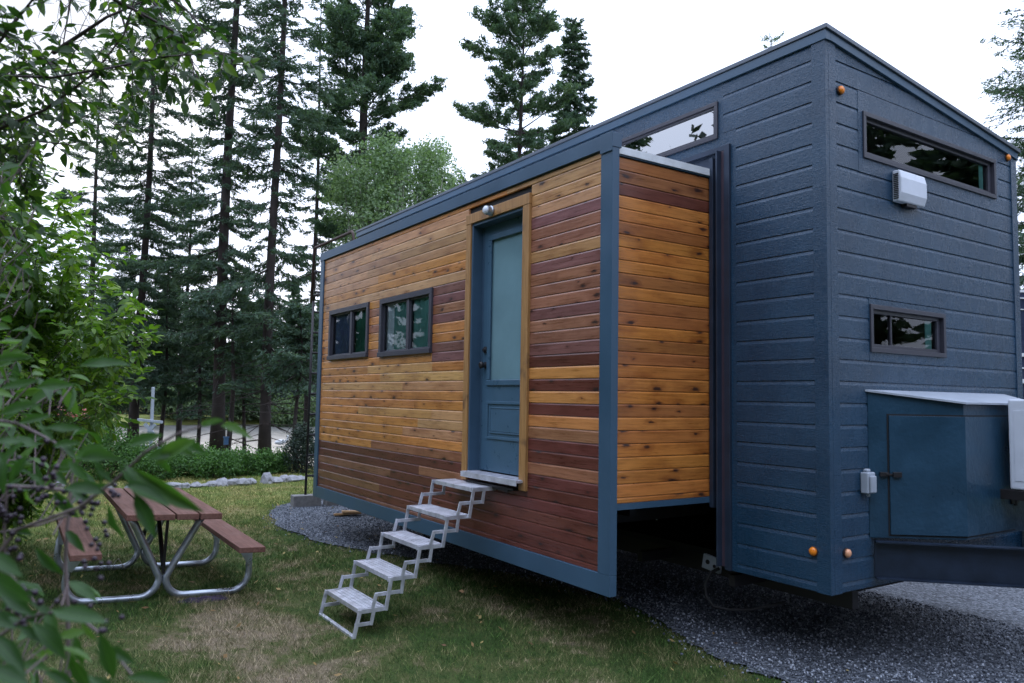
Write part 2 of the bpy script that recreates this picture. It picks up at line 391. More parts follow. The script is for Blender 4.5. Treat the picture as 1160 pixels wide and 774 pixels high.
def npmesh(name, V, Fq, mat, parent=None, rnd=None, uv=None, smooth=False):
    """bulk mesh: V (n,3), Fq (m,k) with k=3 or 4"""
    org = np.array(WLOC.get(parent.name, Vector())) if parent is not None else np.zeros(3)
    me = bpy.data.meshes.new(name); k = Fq.shape[1]; m = len(Fq)
    me.vertices.add(len(V)); me.vertices.foreach_set('co', (V-org).astype(np.float32).ravel())
    me.loops.add(m*k); me.loops.foreach_set('vertex_index', Fq.astype(np.int32).ravel())
    me.polygons.add(m); me.polygons.foreach_set('loop_start', np.arange(0, m*k, k, dtype=np.int32))
    me.update(calc_edges=True)
    me.materials.append(MATS[mat])
    if rnd is not None:
        a = me.attributes.new('rnd', 'FLOAT', 'FACE'); a.data.foreach_set('value', rnd.astype(np.float32))
    if uv is not None:
        u = me.uv_layers.new(name='UVMap'); u.data.foreach_set('uv', uv[Fq.ravel()].astype(np.float32).ravel())
    if smooth: me.shade_smooth()
    o = bpy.data.objects.new(name, me); link(o, parent); WLOC[o.name] = Vector(org)
    return o
def unit(a): return a/(np.linalg.norm(a, axis=-1, keepdims=True)+1e-9)
def rv(n, rng): return unit(rng.normal(size=(n, 3)))

def diamonds_(P, rng):
    n = len(P); A = unit(rng.normal(size=(n, 3))*np.array([1, 1, .25])); S_ = unit(np.cross(A, rng.normal(size=(n, 3))*.3+np.array([0, 0, 1.]))); l = rng.uniform(.012, .030, n)[:, None]
    V = np.stack([P-A*l, P+S_*l*.5+np.array([0, 0, .004]), P+A*l+np.array([0, 0, .006]), P-S_*l*.5], 1).reshape(-1, 3); return V, np.arange(4*n).reshape(-1, 4)
# ------------------------------------------------------------------ terrain
def sstep(x, a, b):
    t = np.clip((x-a)/(b-a), 0, 1); return t*t*(3-2*t)
def hground(x, y):
    x = np.asarray(x, float); y = np.asarray(y, float)
    h = .055*sstep(-y, 1.35, 2.75)*sstep(-x, -1.5, 1.5)
    sA = -.35*(x+17.5)+.94*(y-2.4) + .5*np.sin(x*.9)
    sd = np.maximum(sA, -27-x+1.2*np.sin(y*.3)); sd = np.minimum(sd, x+47+2.0*np.sin(y*.17)); sd = np.minimum(sd, 60-np.abs(y))
    sd = np.where(x > -12.6, -1.0*np.ones_like(sd), sd)
    h = h-1.3*sstep(sd, -1.0, 2.0)
    h = h+2.2*sstep(-x, 50, 120)+.012*np.sin(x*1.3+.5)*np.sin(y*1.7)*sstep(-x, -2, 2)
    return h
def grid_mesh(name, xs, ys, hf, mat):
    X, Y = np.meshgrid(xs, ys, indexing='ij'); Z = hf(X, Y)
    V = np.stack([X, Y, Z], -1).reshape(-1, 3); ny = len(ys)
    i, j = np.meshgrid(np.arange(len(xs)-1), np.arange(ny-1), indexing='ij'); a = (i*ny+j).ravel()
    return npmesh(name, V, np.stack([a, a+ny, a+ny+1, a+1], -1), mat, smooth=True)
xs = np.concatenate([np.linspace(-1400, -90, 12), np.linspace(-84, -22, 50), np.linspace(-21.5, 8, 119), np.linspace(10, 60, 10), [200, 900]])
ys = np.concatenate([[-900, -300], np.linspace(-120, -10, 25), np.linspace(-9, 12, 85), np.linspace(13, 130, 40), [300, 1400]])
o = grid_mesh('ground', xs, ys, hground, 'lawn_soil'); props(o, 'lawn with dry straw coloured patches around the tiny house', kind='structure')
mb = MB(); mb.add([(-52, -66, -.45), (-12.5, -66, -.45), (-12.5, 66, -.45), (-52, 66, -.45)], [(0, 1, 2, 3)])
o = mb.build('water', 'pond_water'); props(o, 'pale still pond beyond the tree trunks', kind='structure')

# gravel pad
PAD = [(-6.9, -.08), (-7.75, .32), (-8.3, 1.1), (-8.4, 2.6), (-8.2, 5.2), (-3, 6.0), (4, 6.2), (14, 6.5), (14, .2), (5.5, -.1), (3.6, .25), (2.1, .62), (.9, .74), (.30, .70), (-.1, .80), (-.6, 1.02), (-1.3, 1.12), (-2.3, .95), (-3.0, .55), (-3.9, .12), (-4.7, -.13), (-5.8, -.27)]
def inpoly(x, y, P):
    r = np.zeros(np.shape(x), bool); n = len(P)
    for i in range(n):
        x1, y1 = P[i]; x2, y2 = P[(i+1) % n]
        c = ((y1 > y) != (y2 > y)) & (x < (x2-x1)*(y-y1)/((y2-y1) or 1e-9)+x1); r ^= c
    return r
def wobble(P, amp=.05, sub=5, seed=3):
    rg = random.Random(seed); out = []
    for i in range(len(P)):
        a, b = P[i], P[(i+1) % len(P)]
        for k in range(sub):
            t = k/sub; out.append((a[0]+(b[0]-a[0])*t+rg.uniform(-amp, amp), a[1]+(b[1]-a[1])*t+rg.uniform(-amp, amp)))
    return out
PADW = wobble(PAD)
mb = MB(); mb.add([(x, y, .018) for x, y in PADW], [tuple(range(len(PADW)))])
o = mb.build('gravel_ground', 'gravel'); props(o, 'grey crushed gravel pad under and in front of the tiny house', kind='structure')
for pl in o.data.polygons:
    pass
# loose stones
rng = np.random.default_rng(5)
n = 120000
x = rng.uniform(-8.4, 4.5, n*2); y = rng.uniform(-.5, 5, n*2)
edge = rng.normal(0, .085, (2, n*2))
ok = inpoly(x+edge[0], y+edge[1], PAD); dist = np.hypot(x-CAM[0], y-CAM[1]); ok &= (rng.random(n*2) < np.clip(1.5-dist/9, .15, 1)); ok &= (y < 3.2)
x = x[ok][:n]; y = y[ok][:n]; n = len(x)
ico = np.array([(0, 0, 1), (.9, .2, .1), (0, .9, -.1), (-.9, .1, .15), (.1, -.9, 0), (0, 0, -1)], float)
itr = np.array([(0, 1, 2), (0, 2, 3), (0, 3, 4), (0, 4, 1), (5, 2, 1), (5, 3, 2), (5, 4, 3), (5, 1, 4)])
sz = .004+.0085*rng.random(n)**1.8
A = rv(n, rng); Bv = unit(np.cross(A, rv(n, rng))); Cv = np.cross(A, Bv)
T = (ico[None]*(sz[:, None]*rng.uniform(.6, 1.3, (n, 3)))[:, None, :])
V = T[..., :1]*A[:, None]+T[..., 1:2]*Bv[:, None]+T[..., 2:3]*Cv[:, None]+np.stack([x, y, np.full(n, .024)], -1)[:, None]
o = npmesh('gravel_stones', V.reshape(-1, 3), (itr[None]+6*np.arange(n)[:, None, None]).reshape(-1, 3), 'gravel_stone', rnd=np.repeat(rng.random(n), 8))
props(o, 'loose angular grey stones covering the gravel pad', 'gravel', kind='stuff')

# grass
def grass(name, n, x0, x1, y0, y1, hlo, hhi, w, seed, label, dens=None):
    rng = np.random.default_rng(seed)
    x = rng.uniform(x0, x1, n); y = rng.uniform(y0, y1, n)
    ok = ~inpoly(x+rng.normal(0, .04, n), y+rng.normal(0, .04, n), PAD)
    sA = -.35*(x+17.5)+.94*(y-2.4)+.5*np.sin(x*.9); ok &= ~((sA > -.6) & (x < -12.6))
    d = np.hypot(x-CAM[0], y-CAM[1]); ok &= rng.random(n) < np.clip(7/d, .25, 1)**1.2
    # tufty density
    tuft = np.sin(x*3.1+np.sin(y*2.3)*1.7)*np.sin(y*3.7+np.sin(x*2.9)*1.5); ok &= rng.random(n) < .62+.38*tuft
    x, y = x[ok], y[ok]; n = len(x); z = hground(x, y)
    tall = 1+.9*(rng.random(n) < .08)+.5*np.clip(np.sin(x*2.3+1)*np.sin(y*2.9+np.sin(x*1.7)), 0, 1)
    h = rng.uniform(hlo, hhi, n)*tall; a = rng.uniform(0, 2*math.pi, n); lean = rng.uniform(.2, 1.3, n)*h
    la = rng.uniform(0, 2*math.pi, n)
    B = np.stack([x, y, z], -1); S = np.stack([np.cos(a), np.sin(a), 0*a], -1)*(w*rng.uniform(.6, 1.4, n)*np.clip(d[ok]/6, .8, 2.2))[:, None]
    Tp = B+np.stack([np.cos(la)*lean, np.sin(la)*lean, h], -1)
    V = np.stack([B-S, B+S, Tp], 1).reshape(-1, 3)
    o = npmesh(name, V, np.arange(3*n).reshape(-1, 3), 'grass_blades', rnd=rng.random(n)); props(o, label, 'grass', kind='stuff')
grass('grass', 900000, -13, 2.4, -4.0, 3.0, .010, .034, .0017, 3, 'short green and straw coloured grass of the lawn')

rng = np.random.default_rng(17); n = 420; x = rng.uniform(-9, 2.2, n); y = rng.uniform(-3.2, 1.2, n); P = np.stack([x, y, hground(x, y)+.026], -1)
V, Fc = diamonds_(P, rng)
o = npmesh('leaf_litter', V, Fc, 'litter', rnd=rng.random(n)); props(o, 'small dry brown and yellow leaves scattered on the lawn', 'leaf litter', kind='stuff')

# ------------------------------------------------------------------ the tiny house
D = .955; BX = .882; W = 2.47; YB = D+W; XL = -6.64
ZB = .515
def roofz(y): return 3.988-(y-D)*(3.988-3.680)/W
H = thing('tiny_house', 'slate blue tiny house on wheels with a cedar clad slide-out room and pale door', 'tiny house', (-2.5, 2.0, 0))
HONEY = (.49, .205, .054); LIGHT = (.48, .255, .110); BRN = (.29, .125, .070); PUR = (.19, .080, .068); DARK = (.125, .036, .026); ORG = (.52, .185, .040); MIDO = (.35, .125, .034)
def jit(c, rg, a=.12):
    k = rg.uniform(1-a, 1+a); return (c[0]*k, c[1]*k*rg.uniform(.94, 1.06), c[2]*k*rg.uniform(.88, 1.12))
def board_x(mb, x0, x1, z0, z1, yf, cham=.010, gap=.0024, dep=.018):
    """cladding board facing -Y, running along X"""
    p = [(yf+dep, z0), (yf+.0015, z0), (yf, z0+.003), (yf, z1-gap-cham), (yf+cham*.42, z1-gap), (yf+dep, z1-gap)]
    mb.prism([(x0+.0006, a, b) for a, b in p], (x1-x0-.0012, 0, 0))
def board_y(mb, y0, y1, z0, z1, xf, cham=.010, gap=.0024, dep=.018):
    p = [(xf-dep, z0), (xf-.0015, z0), (xf, z0+.003), (xf, z1-gap-cham), (xf-cham*.42, z1-gap), (xf-dep, z1-gap)]
    mb.prism([(a, y0+.0006, b) for a, b in p], (0, y1-y0-.0012, 0))
BH = .0845; ZT0 = 3.2195
right_tone = {-1: LIGHT, 0: LIGHT, 1: LIGHT, 2: LIGHT, 3: PUR, 4: BRN, 5: BRN, 6: LIGHT, 7: PUR, 8: BRN, 9: BRN, 10: BRN, 11: PUR, 12: BRN, 13: BRN, 14: PUR, 15: DARK, 16: HONEY, 17: DARK, 18: HONEY, 19: DARK, 20: HONEY, 21: BRN}
left_tone = {-1: HONEY, 0: LIGHT, 1: LIGHT, 2: (.36, .19, .095), 3: LIGHT, 4: LIGHT, 5: HONEY, 6: LIGHT}
mid_tone = {6: BRN, 7: PUR, 8: PUR, 9: BRN, 10: PUR, 11: HONEY, 12: HONEY, 13: PUR, 14: PUR, 15: HONEY}
gap_tone = {6: LIGHT, 7: HONEY, 8: BRN, 9: HONEY, 10: BRN, 11: HONEY, 12: HONEY, 13: BRN}
rg = random.Random(21)
mb = MB()
wins = [(-5.02, -3.862, 2.045, 2.624), (-3.57, -2.427, 2.031, 2.62)]
XL0, XR0 = -5.262, -.098
for r in range(-1, 32):
    z1 = ZT0-BH*r; z0 = z1-BH
    if r == -1: z1 = 3.262
    if r == 31: z0 = .562
    segs = [(XL0, XR0)]
    holes = []
    if z0 < 3.15 and z1 > .985: holes.append((-1.822, -.903))
    for a, b, c, d in wins:
        if z0 < d+.002 and z1 > c-.002: holes.append((a, b))
    holes.sort()
    cur = XL0; segs = []
    for a, b in holes: segs.append((cur, a)); cur = b
    segs.append((cur, XR0))
    for a, b in segs:
        x = a
        while x < b-.01:
            ln = rg.uniform(1.1, 3.0); e = min(b, x+ln)
            if b-e < .45: e = b
            if e-x > 2.6 and rg.random() < .6: e = x+1.6
            xm = (x+e)/2
            if xm > -.91: t = right_tone.get(r, DARK)
            elif r in (24, 25, 26) and rg.random() < .5: t = rg.choice([BRN, (.22, .085, .045), HONEY, DARK])
            elif r >= 25: t = DARK if rg.random() < .75 else (.19, .085, .05)
            elif xm > -2.43: t = mid_tone.get(r, HONEY if rg.random() < .85 else LIGHT)
            elif -3.87 < xm < -3.5 and r in gap_tone: t = gap_tone[r]
            else: t = left_tone.get(r, HONEY)
            if r in (24,) and rg.random() < .5: t = BRN
            if 0 <= r < 7 and rg.random() < .25: t = rg.choice([(.37, .185, .085), HONEY, LIGHT])
            if r >= 13 and r < 24 and t == HONEY and rg.random() < .2: t = (.55, .30, .11)
            mb.off = rg.random(); mb.tone = jit(t, rg); board_x(mb, x, e, z0, z1, 0.0); x = e
    for a, b, c, d in wins+[(-1.822, -.903, .985, 3.15)]:
        if z0 < c-.004 and z1 > c-.002: mb.off = rg.random(); mb.tone = jit(DARK if c < 1 else HONEY, rg); board_x(mb, a, b, z0, c+.004, 0.0, cham=.0005)
        if z1 > d+.004 and z0 < d+.002 and d < 3: mb.off = rg.random(); mb.tone = jit(LIGHT, rg); board_x(mb, a, b, d-.002, z1, 0.0)
mb.build('front_cladding', 'stained_cedar', H, attrs=True, label='front cedar boards, honey coloured above and dark red brown near the bottom')
# side cladding of the slide-out
mb = MB()
side_tone = [MIDO, (.26, .095, .035), (.16, .050, .028), ORG, ORG, MIDO, ORG, ORG, ORG, MIDO, ORG, MIDO, MIDO, ORG, MIDO, MIDO, ORG, ORG, ORG, MIDO, ORG, ORG, ORG, ORG, ORG, ORG]
zt = 3.225
for r in range(27):
    z1 = zt-BH*r; z0 = max(z1-BH, .992)
    if z1 < 1.0: break
    mb.off = rg.random(); mb.tone = jit(side_tone[min(r, 25)], rg, .10); board_y(mb, .030, D-.002, z0, z1, -.022)
mb.build('side_cladding', 'stained_cedar', H, attrs=True, label='orange cedar boards on the end of the slide-out')
# slide-out core
mb = MB(); mb.box(-5.33, -.042, .021, D+.25, .99, 3.235)
# hollow look behind windows is given by interior boxes; the core stays shallow where openings are
core = None
def wall_with_holes_x(mb, x0, x1, z0, z1, y0, y1, holes):
    """slab in the XZ plane with rectangular holes (a,b,c,d)"""
    X = sorted({x0, x1, *[h[0] for h in holes], *[h[1] for h in holes]}); Z = sorted({z0, z1, *[h[2] for h in holes], *[h[3] for h in holes]})
    for i in range(len(X)-1):
        for j in range(len(Z)-1):
            cx, cz = (X[i]+X[i+1])/2, (Z[j]+Z[j+1])/2
            if cx < x0 or cx > x1 or cz < z0 or cz > z1: continue
            if any(a < cx < b and c < cz < d for a, b, c, d in holes): continue
            mb.box(X[i], X[i+1], y0, y1, Z[j], Z[j+1])
def wall_with_holes_y(mb, y0, y1, z0, z1, x0, x1, holes):
    Y = sorted({y0, y1, *[h[0] for h in holes], *[h[1] for h in holes]}); Z = sorted({z0, z1, *[h[2] for h in holes], *[h[3] for h in holes]})
    for i in range(len(Y)-1):
        for j in range(len(Z)-1):
            cy, cz = (Y[i]+Y[i+1])/2, (Z[j]+Z[j+1])/2
            if any(a < cy < b and c < cz < d for a, b, c, d in holes): continue
            mb.box(x0, x1, Y[i], Y[i+1], Z[j], Z[j+1])
mb = MB()
DH = (-1.76, -.965, 1.0, 3.10)
wall_with_holes_x(mb, -5.33, -.045, .57, 3.25, .0205, .05, [(a+.01, b-.01, c+.01, d-.01) for a, b, c, d in wins]+[DH])
mb.box(-.075, -.045, .0505, D+.3, .99, 3.235); mb.box(-5.33, -5.30, .0505, D+.3, .99, 3.235)
mb.box(-5.299, -.0755, .0505, D+.3, .985, 1.03)
mb.box(-5.299, -.0755, D+.301, D+.33, .99, 3.23)
mb.build('slide_shell', 'dark_underlay', H)
mb = MB(); mb.box(-5.33, -.045, .062, D-.001, 3.2355, 3.262); mb.box(-.0449, -.004, .045, D+.02, 3.2359, 3.285)
mb.build('slide_roof', 'white_paint', H)
mb = MB(); mb.box(-.0449, -.012, .046, D+.02, 3.226, 3.2355); mb.build('slide_edge_strip', 'slate_blue_metal', H); mb = MB()
# trim of slide: corner posts, top cap, bottom band
mb.box(-.030, -.012, .0455, D+.02, .952, .9905)
mb.build('slide_edge_strip', 'slate_blue_metal', H)
mb = MB()
mb.box(-.097, .018, -.014, .044, .5625, 3.262)
mb.build('slide_corner_post', 'slate_blue_metal', H, bevel=.002)
mb = MB(); mb.box(-5.375, -5.264, -.014, .05, .434, 3.262); mb.build('slide_corner_post', 'slate_blue_metal', H, bevel=.002)
mb = MB(); mb.box(-5.2635, .018, -.0135, .044, .434, .5615); mb.build('slide_bottom_band', 'slate_blue_metal', H, bevel=.002)
mb = MB(); mb.box(-5.385, .021, -.020, .060, 3.263, 3.357); mb.box(-.097, .0245, -.0235, -.0203, 3.235, 3.3605)
mb.build('slide_cap', 'slate_blue_metal', H, bevel=.002)

# windows on the front
def slide_window(a, b, c, d, mull, kinds):
    mb = MB(); y0, y1 = -.020, .045; w = .052
    mb.box(a, b, y0, y1, d-w, d); mb.box(a, b, y0-.012, y1, c, c+w*.9)
    mb.box(a, a+w, y0+.0005, y1, c+w*.9, d-w); mb.box(b-w, b, y0+.0005, y1, c+w*.9, d-w)
    mb.box(mull-.030, mull+.030, -.004, y1, c+w*.9, d-w)
    for (p, q) in ((a+w, mull-.03), (mull+.03, b-w)):
        t = .016
        mb.box(p, q, .006, .034, d-w-t, d-w); mb.box(p, q, .006, .034, c+w*.9, c+w*.9+t); mb.box(p, p+t, .0065, .0335, c+w*.9+t, d-w-t); mb.box(q-t, q, .0065, .0335, c+w*.9+t, d-w-t)
    wn = mb.build('window', 'bronze_frame', H, bevel=.003)
    for (p, q) in ((a+w, mull-.03), (mull+.03, b-w)):
        g_ = MB(); g_.add([(p+.016, .018, c+w*.9+.016), (q-.016, .018, c+w*.9+.016), (q-.016, .018, d-w-.016), (p+.016, .018, d-w-.016)], [(0, 1, 2, 3)]); g_.build('pane', 'window_glass', wn, flat=True)
    for (p, q, m) in kinds:
        g_ = MB(); n = max(4, int((q-p)/.035)); pts = []
        for i in range(n+1):
            x = p+(q-p)*i/n; pts.append((x, .043+.008*math.sin(i*1.9)))
        vs = [(x, y, z) for z in (c+.03, d-.03) for x, y in pts]
        g_.add(vs, [(i, i+1, n+2+i, n+1+i) for i in range(n)]); g_.build('curtain', m, wn, smooth=True)
    return wn
slide_window(-5.02, -3.862, 2.045, 2.624, -4.369, [(-4.98, -4.38, 'curtain_violet'), (-4.37, -3.87, 'curtain_green')])
slide_window(-3.57, -2.427, 2.031, 2.62, -2.938, [(-3.54, -3.33, 'curtain_white'), (-3.335, -2.95, 'curtain_teal'), (-2.945, -2.44, 'curtain_teal')])
# door
mb = MB()
mb.box(-1.822, -1.748, -.022, .03, .978, 3.0745); mb.box(-.986, -.900, -.022, .03, .9775, 3.0745)
mb.build('door_casing', 'cedar_casing', H, bevel=.003)
mb = MB(); mb.box(-1.826, -.897, -.0245, .03, 3.075, 3.157); mb.build('door_casing', 'cedar_casing', H, bevel=.003, label='cedar board over the door')
mb = MB(); mb.box(-1.7475, -1.725, -.008, .135, 1.052, 3.0745); mb.box(-1.0085, -.9865, -.008, .135, 1.052, 3.0745); mb.box(-1.7245, -1.009, -.008, .135, 3.05, 3.0745)
mb.box(-1.7245, -1.70, .085, .135, 1.052, 3.0495)
mb.build('door_jamb', 'jamb_paint', H, bevel=.002)
mb = MB()
DX0, DX1, DZ0, DZ1 = -1.699, -1.0095, 1.062, 3.048
GX0, GX1, GZ0, GZ1 = -1.585, -1.095, 1.775, 2.93
wall_with_holes_x(mb, DX0, DX1, DZ0, DZ1, .088, .13, [(GX0, GX1, GZ0, GZ1)])
door = mb.build('door', 'door_paint', H, label='blue entry door with frosted glass')
mb = MB()
def ring(mb, x0, x1, z0, z1, w, y0, y1):
    mb.box(x0, x1, y0, y1, z1-w, z1); mb.box(x0, x1, y0, y1, z0, z0+w); mb.box(x0, x0+w, y0+.0006, y1, z0+w, z1-w); mb.box(x1-w, x1, y0+.0006, y1, z0+w, z1-w)
ring(mb, GX0-.035, GX1+.035, GZ0-.035, GZ1+.035, .045, .074, .0875); mb.build('glass_moulding', 'door_paint', door, bevel=.005)
mb = MB(); ring(mb, GX0-.03, GX1+.03, 1.315, 1.615, .022, .078, .0875); ring(mb, GX0+.02, GX1-.02, 1.362, 1.568, .012, .0795, .0875); mb.box(GX0+.034, GX1-.034, .082, .0875, 1.376, 1.554)
mb.build('raised_panel', 'door_paint', door, bevel=.004)
mb = MB(); mb.add([(GX0, .098, GZ0), (GX1, .098, GZ0), (GX1, .098, GZ1), (GX0, .098, GZ1)], [(0, 1, 2, 3)]); mb.build('glass_pane', 'door_glass_mat', door, flat=True)
mb = MB()
for i in range(48):
    z = GZ0+.01+(GZ1-GZ0-.02)*i/47; mb.obox(((GX0+GX1)/2, .122, z), ((GX1-GX0)/2+.02, 0, 0), (0, .003, -.0125), (0, .0006, .0003))
mb.build('blind', 'blind', door)
mb = MB()
for z in (1.905, 2.03):
    mb = MB(); mb.lathe((DX0+.052, .088, z), (0, -1, 0), [(0, .028), (.008, .028), (.012, .016), (.03, .013), (.034, .026), (.052, .029), (.060, .018)] if z < 2 else [(0, .028), (.014, .027), (.018, .015), (.03, .012)], 18)
    mb.build('handle' if z < 2 else 'deadbolt', 'black_metal', door)
mb = MB(); mb.box(-1.735, -.93, -.075, .084, 1.034, 1.051)
for i in range(11): mb.box(-1.728, -.936, -.066+.013*i, -.060+.013*i, 1.0512, 1.0545)
mb.box(-1.735, -.93, -.0785, -.0755, 1.012, 1.053)
mb.build('door_sill', 'aluminium', H)
mb = MB(); mb.box(-1.70, -1.02, -.045, -.002, .968, .985); mb.box(-1.62, -1.10, -.040, -.002, .955, .9675); mb.build('step_bracket', 'black_metal', H)
mb = MB(); mb.lathe((-1.42, -.0248, 3.118), (0, -1, 0), [(0, .040), (.012, .042), (.018, .036), (.050, .036)], 24); pl = mb.build('porch_light', 'galvanised', H)
mb = MB(); mb.lathe((-1.42, -.0750, 3.118), (0, -1, 0), [(0, .0355), (.012, .033), (.022, .022), (.026, .006)], 24); mb.build('lens', 'white_plastic', pl, smooth=True)
# interiors so that windows look into a dark room, not through the house
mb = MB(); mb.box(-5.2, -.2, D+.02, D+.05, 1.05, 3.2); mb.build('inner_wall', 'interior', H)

# ---------- main body
def roof_row_z(n): return 3.80-.1345*n
def lap_x(mb, x0, x1, z0, z1, yf, dep=.022, ch=.024, gap=.0025):
    p = [(yf+dep, z0), (yf+.003, z0), (yf, z0+.003), (yf, z1-ch), (yf+.0068, z1-.0003), (yf+dep, z1-.0003)]
    mb.prism([(x0, a, b) for a, b in p], (x1-x0, 0, 0))
def lap_y(mb, y0, y1, z0, z1, xf, topf=None, dep=.022, ch=.024, gap=.0025):
    if topf is not None and z1 > topf(y1):
        f = lambda z: D+((3.905-z)*W/(3.988-3.680))
        zt_ = z1-ch; ya = min(y1, max(y0, f(zt_))); yb = min(y1, max(y0, f(z0)))
        if yb <= y0+.01: return
        poly = [(y0, z0), (yb, z0)]
        if yb == y1 and topf(y1) < zt_: poly.append((y1, topf(y1)))
        poly += [(ya, zt_), (y0, zt_)] if ya > y0 else [(y0, topf(y0))]
        mb.prism([(xf, a, b) for a, b in poly], (-dep, 0, 0))
        yc = min(y1, f(z1))
        if yc > y0+.01:
            p = [(xf-dep, zt_), (xf, zt_), (xf-.0068, z1-.0003), (xf-dep, z1-.0003)]
            mb.prism([(a, y0, b) for a, b in p], (0, yc-y0, 0))
            if ya > yc: mb.prism([(xf-.006, yc, zt_), (xf-.006, ya, zt_), (xf-.006, yc, z1-.0003)], (-dep+.006, 0, 0))
        return
    p = [(xf-dep, z0), (xf-.003, z0), (xf, z0+.003), (xf, z1-ch), (xf-.0068, z1-.0003), (xf-dep, z1-.0003)]
    mb.prism([(a, y0, b) for a, b in p], (0, y1-y0, 0))
mb = MB(); rg = random.Random(4)
for n in range(-1, 25):
    z1 = roof_row_z(n); z0 = z1-.1345
    if n == -1: z1 = 3.90
    if z1 < ZB+.02: break
    z0 = max(z0, ZB)
    mb.off = rg.random(); lap_x(mb, .075 if n <= 1 else .186, .7905, z0, z1, D)
mb.build('side_siding', 'slate_blue_siding', H, attrs=True)
mb = MB(); fz = lambda y: roofz(y)-.083
Y0, Y1 = D+.105, YB-.085
endw = [(1.300, 3.135, 3.128, 3.665), (1.385, 2.312, 1.917, 2.321)]
for n in range(-1, 25):
    z1 = roof_row_z(n); z0 = z1-.1345
    if z1 < ZB+.02: break
    if n == -1: z1 = 3.93
    z0 = max(z0, ZB); mb.off = rg.random()
    cuts = [(a, b) for a, b, c, d in endw if c < (z0+z1)/2 < d]
    cur = Y0
    for a, b in cuts: lap_y(mb, cur, a, z0, z1, BX, fz); cur = b
    lap_y(mb, cur, Y1, z0, z1, BX, fz)
mb.build('end_siding', 'slate_blue_siding', H, attrs=True)
# sheathing panels (flat textured board): upper side wall, window surrounds, backing
mb = MB(); mb.off = .3
TW = (-1.10, .03, 3.505, 3.775)
wall_with_holes_x(mb, XL+.02, .0745, 3.437, 3.905, D+.002, D+.045, [(-1.07, .0, 3.53, 3.75)]); mb.box(.0745, .1855, D+.002, D+.045, 3.437, 3.5305)
wall_with_holes_x(mb, XL+.02, -5.40, ZB, 3.437, D+.002, D+.045, [])
mb.box(.142, .1855, D+.002, D+.045, ZB, 3.4369); mb.box(.076, .186, D+.0225, D+.046, 3.531, 3.90)
mb.build('side_panel', 'slate_blue_siding', H, attrs=True)
mb = MB(); mb.box(.186, BX-.03, D+.0225, D+.05, ZB, 3.90)
wall_with_holes_y(mb, D+.0505, YB-.03, ZB, 3.60, BX-.05, BX-.0225, [(1.36, 3.08, 3.245, 3.52), (1.41, 2.29, 1.985, 2.27)])
mb.box(XL+.03, BX-.051, YB-.05, YB-.03, ZB, 3.645); mb.box(XL+.005, XL+.03, D+.05, YB, ZB, 3.645); mb.box(XL+.03, BX-.051, D+.06, YB-.051, 3.61, 3.63)
mb.box(XL+.03, BX-.051, D+.36, YB-.051, ZB-.03, ZB+.02); mb.box(-5.25, .0, D+.36, D+.40, .99, 3.3)
mb.build('wall_core', 'dark_underlay', H)
# panels around end windows
mb = MB(); mb.off = .6
def yring(mb, y0, y1, z0, z1, iy0, iy1, iz0, iz1, xa, xb):
    mb.box(xa, xb, y0, y1, iz1, z1); mb.box(xa, xb, y0, y1, z0, iz0); mb.box(xa, xb, y0, iy0, iz0, iz1); mb.box(xa, xb, iy1, y1, iz0, iz1)
yring(mb, 1.3005, 3.1345, 3.1275, 3.6600, 1.36, 3.08, 3.245, 3.52, BX-.0222, BX+.0012)
yring(mb, 1.3855, 2.3115, 1.9170, 2.3170, 1.41, 2.29, 1.985, 2.27, BX-.0222, BX+.0012)
mb.build('window_surround', 'slate_blue_siding', H, attrs=True)
# corner trims
mb = MB(); mb.box(.791, BX+.006, D-.006, D+.03, ZB-.002, 3.9); mb.build('corner_trim', 'slate_blue_siding', H, bevel=.002)
mb = MB(); mb.prism([(BX-.02, D+.0305, ZB-.002), (BX-.02, D+.1045, ZB-.002), (BX-.02, D+.1045, fz(D+.1045)), (BX-.02, D+.0305, 3.9)], (.0262, 0, 0)); mb.build('corner_trim', 'slate_blue_siding', H, bevel=.002)
mb = MB(); mb.prism([(BX-.02, YB-.0845, ZB-.002), (BX-.02, YB+.004, ZB-.002), (BX-.02, YB+.004, fz(YB)), (BX-.02, YB-.0845, fz(YB-.0845))], (.0262, 0, 0)); mb.build('corner_trim', 'slate_blue_siding', H, bevel=.002)
# roof
mb = MB()
def rq(x, y, dz): return (x, y, roofz(y)+dz)
y0, y1 = D-.022, YB+.03
mb.prism([rq(XL-.03, y0, -.028), rq(XL-.03, y1, -.028), rq(XL-.03, y1, 0), rq(XL-.03, y0, 0)], (BX+.062-XL, 0, 0))
mb.build('roof', 'roof_metal', H, bevel=.002)
mb = MB(); mb.box(XL-.02, BX+.0178, D-.013, D+.04, 3.897, 3.9585); mb.build('roof_fascia', 'slate_blue_metal', H, bevel=.002)
mb = MB(); xa = BX-.012
mb.prism([(xa, D+.0405, 3.899), (xa, YB+.012, roofz(YB)-.087), (xa, YB+.012, roofz(YB)-.0295), (xa, D+.0405, roofz(D+.0405)-.0295)], (.030, 0, 0)); mb.build('roof_fascia', 'slate_blue_metal', H, bevel=.002)
# transom window on the side
mb = MB(); a, b, c, d = TW
ring(mb, a, b, c, d, .028, D-.012, D+.04); ring(mb, a+.028, b-.028, c+.028, d-.028, .016, D-.002, D+.04)
wn = mb.build('window', 'bronze_frame', H, bevel=.002, label='high transom window above the slide-out')
mb = MB(); mb.add([(a+.044, D+.012, c+.044), (b-.044, D+.012, c+.044), (b-.044, D+.012, d-.044), (a+.044, D+.012, d-.044)], [(0, 1, 2, 3)]); mb.build('pane', 'transom_glass', wn, flat=True)
mb = MB(); mb.box(a+.0, b, D+.05, D+.055, c, d); mb.build('dark_backing', 'interior', wn)  # dark sheet standing in for the unlit room behind the glass
